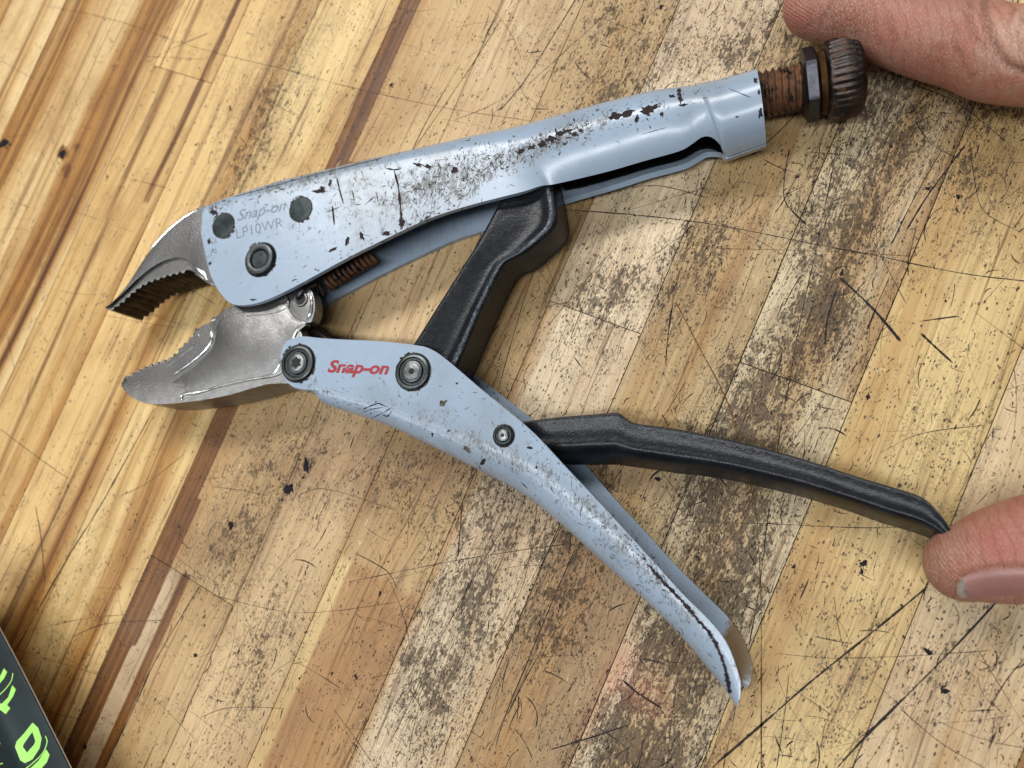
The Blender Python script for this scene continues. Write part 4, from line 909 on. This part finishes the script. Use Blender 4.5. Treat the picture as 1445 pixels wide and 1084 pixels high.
def arcline(pts, w=6):
    c = catmull(pts, 6); d = np.gradient(c, axis=0); d /= np.linalg.norm(d, axis=1)[:, None]; nn = np.c_[-d[:, 1], d[:, 0]]
    glyph([tuple(p) for p in c+nn*w/2]+[tuple(p) for p in (c-nn*w/2)[::-1]], name='lettering')
glyph([(25, 458), (46, 480), (28, 520), (0, 552), (-40, 580), (-70, 560), (-30, 530), (5, 500)])
glyph([(78, 564), (100, 590), (84, 632), (46, 688), (66, 708), (38, 745), (0, 716), (-40, 690), (-30, 655), (10, 682), (52, 640)])
glyph([(205, 798), (240, 830), (262, 895), (250, 958), (205, 1028), (158, 1052), (128, 1034), (95, 950), (106, 915), (150, 868)], [(204, 856), (222, 914), (214, 936), (170, 986), (144, 950), (150, 932)])
glyph([(290, 965), (312, 1000), (296, 1045), (240, 1110), (180, 1120), (190, 1086), (240, 1040)])
arcline([(82, 488), (72, 535), (40, 582), (0, 622), (-40, 650)]); arcline([(285, 882), (296, 920), (272, 984), (220, 1040), (150, 1096)])
arcline([(-10, 925), (4, 930)], 9); arcline([(-10, 1062), (20, 1052)], 7)

# ------------------------------------------------------------------ the hand
def capsule(pts, rads, sec=1.0, n=20):
    """tapered limb with round ends; pts mm; sec squeezes the section in height"""
    p = np.asarray(pts, float); X = catmull(np.c_[p, rads], 5)
    d0 = X[1, :3]-X[0, :3]; d0 /= np.linalg.norm(d0); d1 = X[-1, :3]-X[-2, :3]; d1 /= np.linalg.norm(d1)
    pre = [np.r_[X[0, :3]-d0*X[0, 3]*math.cos(a), X[0, 3]*math.sin(a)] for a in np.linspace(.15, math.pi/2, 6)[:-1]]
    post = [np.r_[X[-1, :3]+d1*X[-1, 3]*math.sin(a), X[-1, 3]*math.cos(a)] for a in np.linspace(0, math.pi/2-.15, 6)[1:]]
    X = np.array(pre+list(X)+post); rings = []; ref = np.array([0, 0, 1.0])
    for i, x in enumerate(X):
        d = X[min(i+1, len(X)-1), :3]-X[max(i-1, 0), :3]; d /= np.linalg.norm(d)+1e-9
        a = np.cross(d, ref); a /= np.linalg.norm(a)+1e-9; bq = np.cross(a, d)
        rings.append([x[:3]+x[3]*(math.cos(t)*a+sec*math.sin(t)*bq) for t in np.linspace(0, 2*math.pi, n, endpoint=False)])
    return loft(rings)
def H(px, py, z): return P(px, py, z)
ix = [H(1152, 8, 15), H(1190, 15, 15.5), H(1235, 25, 16), H(1300, 48, 17), H(1370, 64, 18), H(1432, 80, 20), (94, 103, 27), (112, 97, 34), (130, 92, 40)]
ixr = [9.0, 9.9, 10.2, 10.6, 11.2, 11.6, 11.0, 11.8, 13]
tb = [H(1360, 796, 12), H(1390, 789, 12.6), H(1425, 781, 13.4), H(1462, 770, 15), (82, 6, 19), (98, 14, 24), (118, 28, 29), (142, 46, 33), (170, 62, 38)]
tbr = [8.9, 10.6, 11.6, 11.6, 11.0, 12, 14.5, 18, 20]
limbs = [capsule(ix, ixr), capsule(tb, tbr, .96),
    capsule([(122, 128, 16), (112, 134, 34), (108, 134, 48), (128, 122, 52), (150, 112, 46)], [8.5, 9, 9.5, 10, 12]),
    capsule([(136, 148, 14), (126, 152, 30), (122, 152, 44), (140, 140, 50), (164, 128, 44)], [8.2, 8.8, 9, 9.6, 12]),
    capsule([(150, 164, 12), (142, 168, 26), (140, 166, 38), (154, 156, 44), (174, 142, 40)], [7, 7.4, 7.8, 8.4, 11]),
    capsule([(132, 92, 40), (160, 88, 42), (195, 85, 44), (225, 80, 46)], [14, 17, 19, 22], .78), capsule([(150, 112, 44), (180, 100, 45), (222, 86, 46)], [14, 17, 21], .78),
    capsule([(164, 128, 42), (190, 112, 44), (222, 90, 46)], [13, 16, 21], .78), capsule([(174, 142, 38), (196, 122, 42), (222, 92, 46)], [12, 15, 20], .8),
    capsule([(150, 60, 36), (180, 70, 42), (215, 80, 45)], [17, 19, 21], .85),
    capsule([(215, 84, 46), (240, 80, 48), (300, 70, 56), (380, 58, 66)], [25, 26, 33, 38], .78)]
V, F = merge(*limbs)
tmp = bpy.data.meshes.new('tmp'); tmp.from_pydata([tuple(np.array(v)*MM) for v in V], [], F)
bmx = bmesh.new(); bmx.from_mesh(tmp); bmesh.ops.recalc_face_normals(bmx, faces=bmx.faces); bmx.to_mesh(tmp); bmx.free()
to = bpy.data.objects.new('tmp', tmp); COL.objects.link(to)
md = to.modifiers.new('r', 'REMESH'); md.mode = 'VOXEL'; md.voxel_size = 0.0008
md = to.modifiers.new('s', 'SMOOTH'); md.factor = .5; md.iterations = 14
dg = bpy.context.evaluated_depsgraph_get(); dg.update(); hm = bpy.data.meshes.new_from_object(to.evaluated_get(dg)); bpy.data.objects.remove(to)
hm.name = 'hand'
nv = len(hm.vertices); co = np.empty(nv*3, np.float32); hm.vertices.foreach_get('co', co); co = co.reshape(-1, 3)/MM
nr = np.empty(nv*3, np.float32); hm.vertices.foreach_get('normal', nr); nr = nr.reshape(-1, 3)
vc = (co-CAM) @ ROT; ppx = IW/2+FPX*vc[:, 0]/-vc[:, 2]; ppy = IH/2-FPX*vc[:, 1]/-vc[:, 2]
facing = ((CAM-co)*nr).sum(1) > 0
vis = (co[:, 0] < 110)
def segd(pts):
    c = catmull(pts, 6); D = np.full(nv, 1e9)
    for i in range(len(c)-1):
        a, bq = c[i], c[i+1]; ab = bq-a; t = np.clip(((ppx-a[0])*ab[0]+(ppy-a[1])*ab[1])/(ab@ab+1e-9), 0, 1)
        D = np.minimum(D, np.hypot(ppx-a[0]-t*ab[0], ppy-a[1]-t*ab[1]))
    return D
disp = np.zeros(nv); crease = np.zeros(nv)
for pts, wpx, dep in [([(1372, 0), (1369, 25), (1376, 50), (1390, 72)], 5, .55), ([(1394, -10), (1391, 20), (1398, 55), (1418, 88), (1445, 102)], 6, .8), ([(1432, 15), (1422, 35), (1428, 60)], 4, .4), ([(1450, 20), (1438, 45), (1446, 75)], 4, .4),
                      ([(1160, 30), (1175, 5)], 5, .25), ([(1345, 60), (1352, 85), (1370, 110)], 5, .2), ([(1250, 30), (1260, 60)], 6, .15),
                      ([(1349, 840), (1351, 822), (1366, 810), (1400, 802), (1445, 801), (1500, 803)], 4, .5)]:
    g = np.exp(-(segd(pts)/wpx)**2)*facing*vis; disp -= g*dep; crease = np.maximum(crease, g*(dep/.8))
disp += 1.0*np.exp(-(((ppx-1440)/30)**2+((ppy-50)/36)**2))*facing*vis
co2 = co+nr*disp[:, None]
hbase = np.array([150, 80, 0.0])
hm.vertices.foreach_set('co', ((co2-hbase)*MM).astype(np.float32).ravel())
def gg(cx, cy, sx, sy): return np.exp(-.5*(((ppx-cx)/sx)**2+((ppy-cy)/sy)**2))
base = np.array([.365, .172, .124]); C = np.tile(base, (nv, 1))
pinkm = np.clip(.9*gg(1120, 20, 35, 40)+.8*gg(1400, 770, 60, 35)+.4*gg(1250, 30, 50, 40), 0, 1)[:, None]; C = C*(1-pinkm)+np.array([.37, .155, .118])*pinkm
pale = np.clip(.8*gg(1435, 50, 30, 40), 0, 1)[:, None]; C = C*(1-pale)+np.array([.52, .33, .24])*pale
tan = np.clip(.8*gg(1330, 780, 30, 40)+.7*gg(1185, 45, 30, 22)+.4*gg(1340, 95, 80, 30), 0, 1)[:, None]; C = C*(1-tan)+np.array([.31, .165, .105])*tan
cr_ = (crease*.45)[:, None]; C = C*(1-cr_)+np.array([.22, .09, .06])*cr_
A = np.zeros((nv, 3)); A[:, 0] = np.clip(.85*gg(1185, 42, 34, 24)+.25*gg(1290, 85, 70, 24)+.4*gg(1325, 820, 26, 26)+crease*.5, 0, 1); A[:, 1] = np.clip(gg(1112, 20, 26, 32)+.9*gg(1335, 790, 45, 45), 0, 1)
for nm, D in (('col', C), ('aux', A)):
    at = hm.attributes.new(nm, 'FLOAT_COLOR', 'POINT'); at.data.foreach_set('color', np.c_[D, np.ones(nv)].astype(np.float32).ravel())
hm.polygons.foreach_set('use_smooth', [True]*len(hm.polygons)); hm.update()
hand = link('hand', hm, M['skin'], label='grimy bare right hand reaching in, finger on the rusty knob, thumb at the lever end', cat='hand', loc=hbase)
ORG[hand.name] = hbase
BVh = BVHTree.FromPolygons([Vector(v) for v in co2.astype(float)], [list(p.vertices) for p in hm.polygons])
def nail(name, mat, u0, u1, lift):
    top = catmull([(1350, 832), (1353, 822), (1367, 811), (1400, 804), (1445, 802), (1500, 802)], 8); bot = catmull([(1351, 839), (1356, 843), (1370, 844), (1400, 841), (1445, 836), (1500, 828)], 8)
    N = 24; Mq = 8; V = []; F = []; W = {}
    for i in range(N):
        u = (u0+(u1-u0)*i/(N-1))*(len(top)-1); k = min(int(u), len(top)-2); f = u-k
        a = top[k]*(1-f)+top[k+1]*f; bq = bot[k]*(1-f)+bot[k+1]*f
        for j in range(Mq):
            t = j/(Mq-1); q = a*(1-t)+bq*t; h = hit(BVh, q[0], q[1], lift*(math.sin(math.pi*min(1, max(0, .15+.7*t)))))
            W[i, j] = h
    for i in range(N):
        for j in range(Mq):
            if W[i, j] is None:
                for dj in range(1, Mq):
                    if j-dj >= 0 and W[i, j-dj] is not None: W[i, j] = W[i, j-dj]+np.array([0, -.15*dj, -.5*dj]); break
            if W[i, j] is None: W[i, j] = W[i-1, j]
            V.append(W[i, j])
    for i in range(N-1):
        for j in range(Mq-1): F.append([i*Mq+j, i*Mq+j+1, (i+1)*Mq+j+1, (i+1)*Mq+j])
    return mesh(name, V, F, mat, hand, sharp=80)
nl = nail('thumbnail', M['nail'], .34, 1.0, .36); nail('nail_edge', M['nailtip'], 0, .37, .30).parent = nl
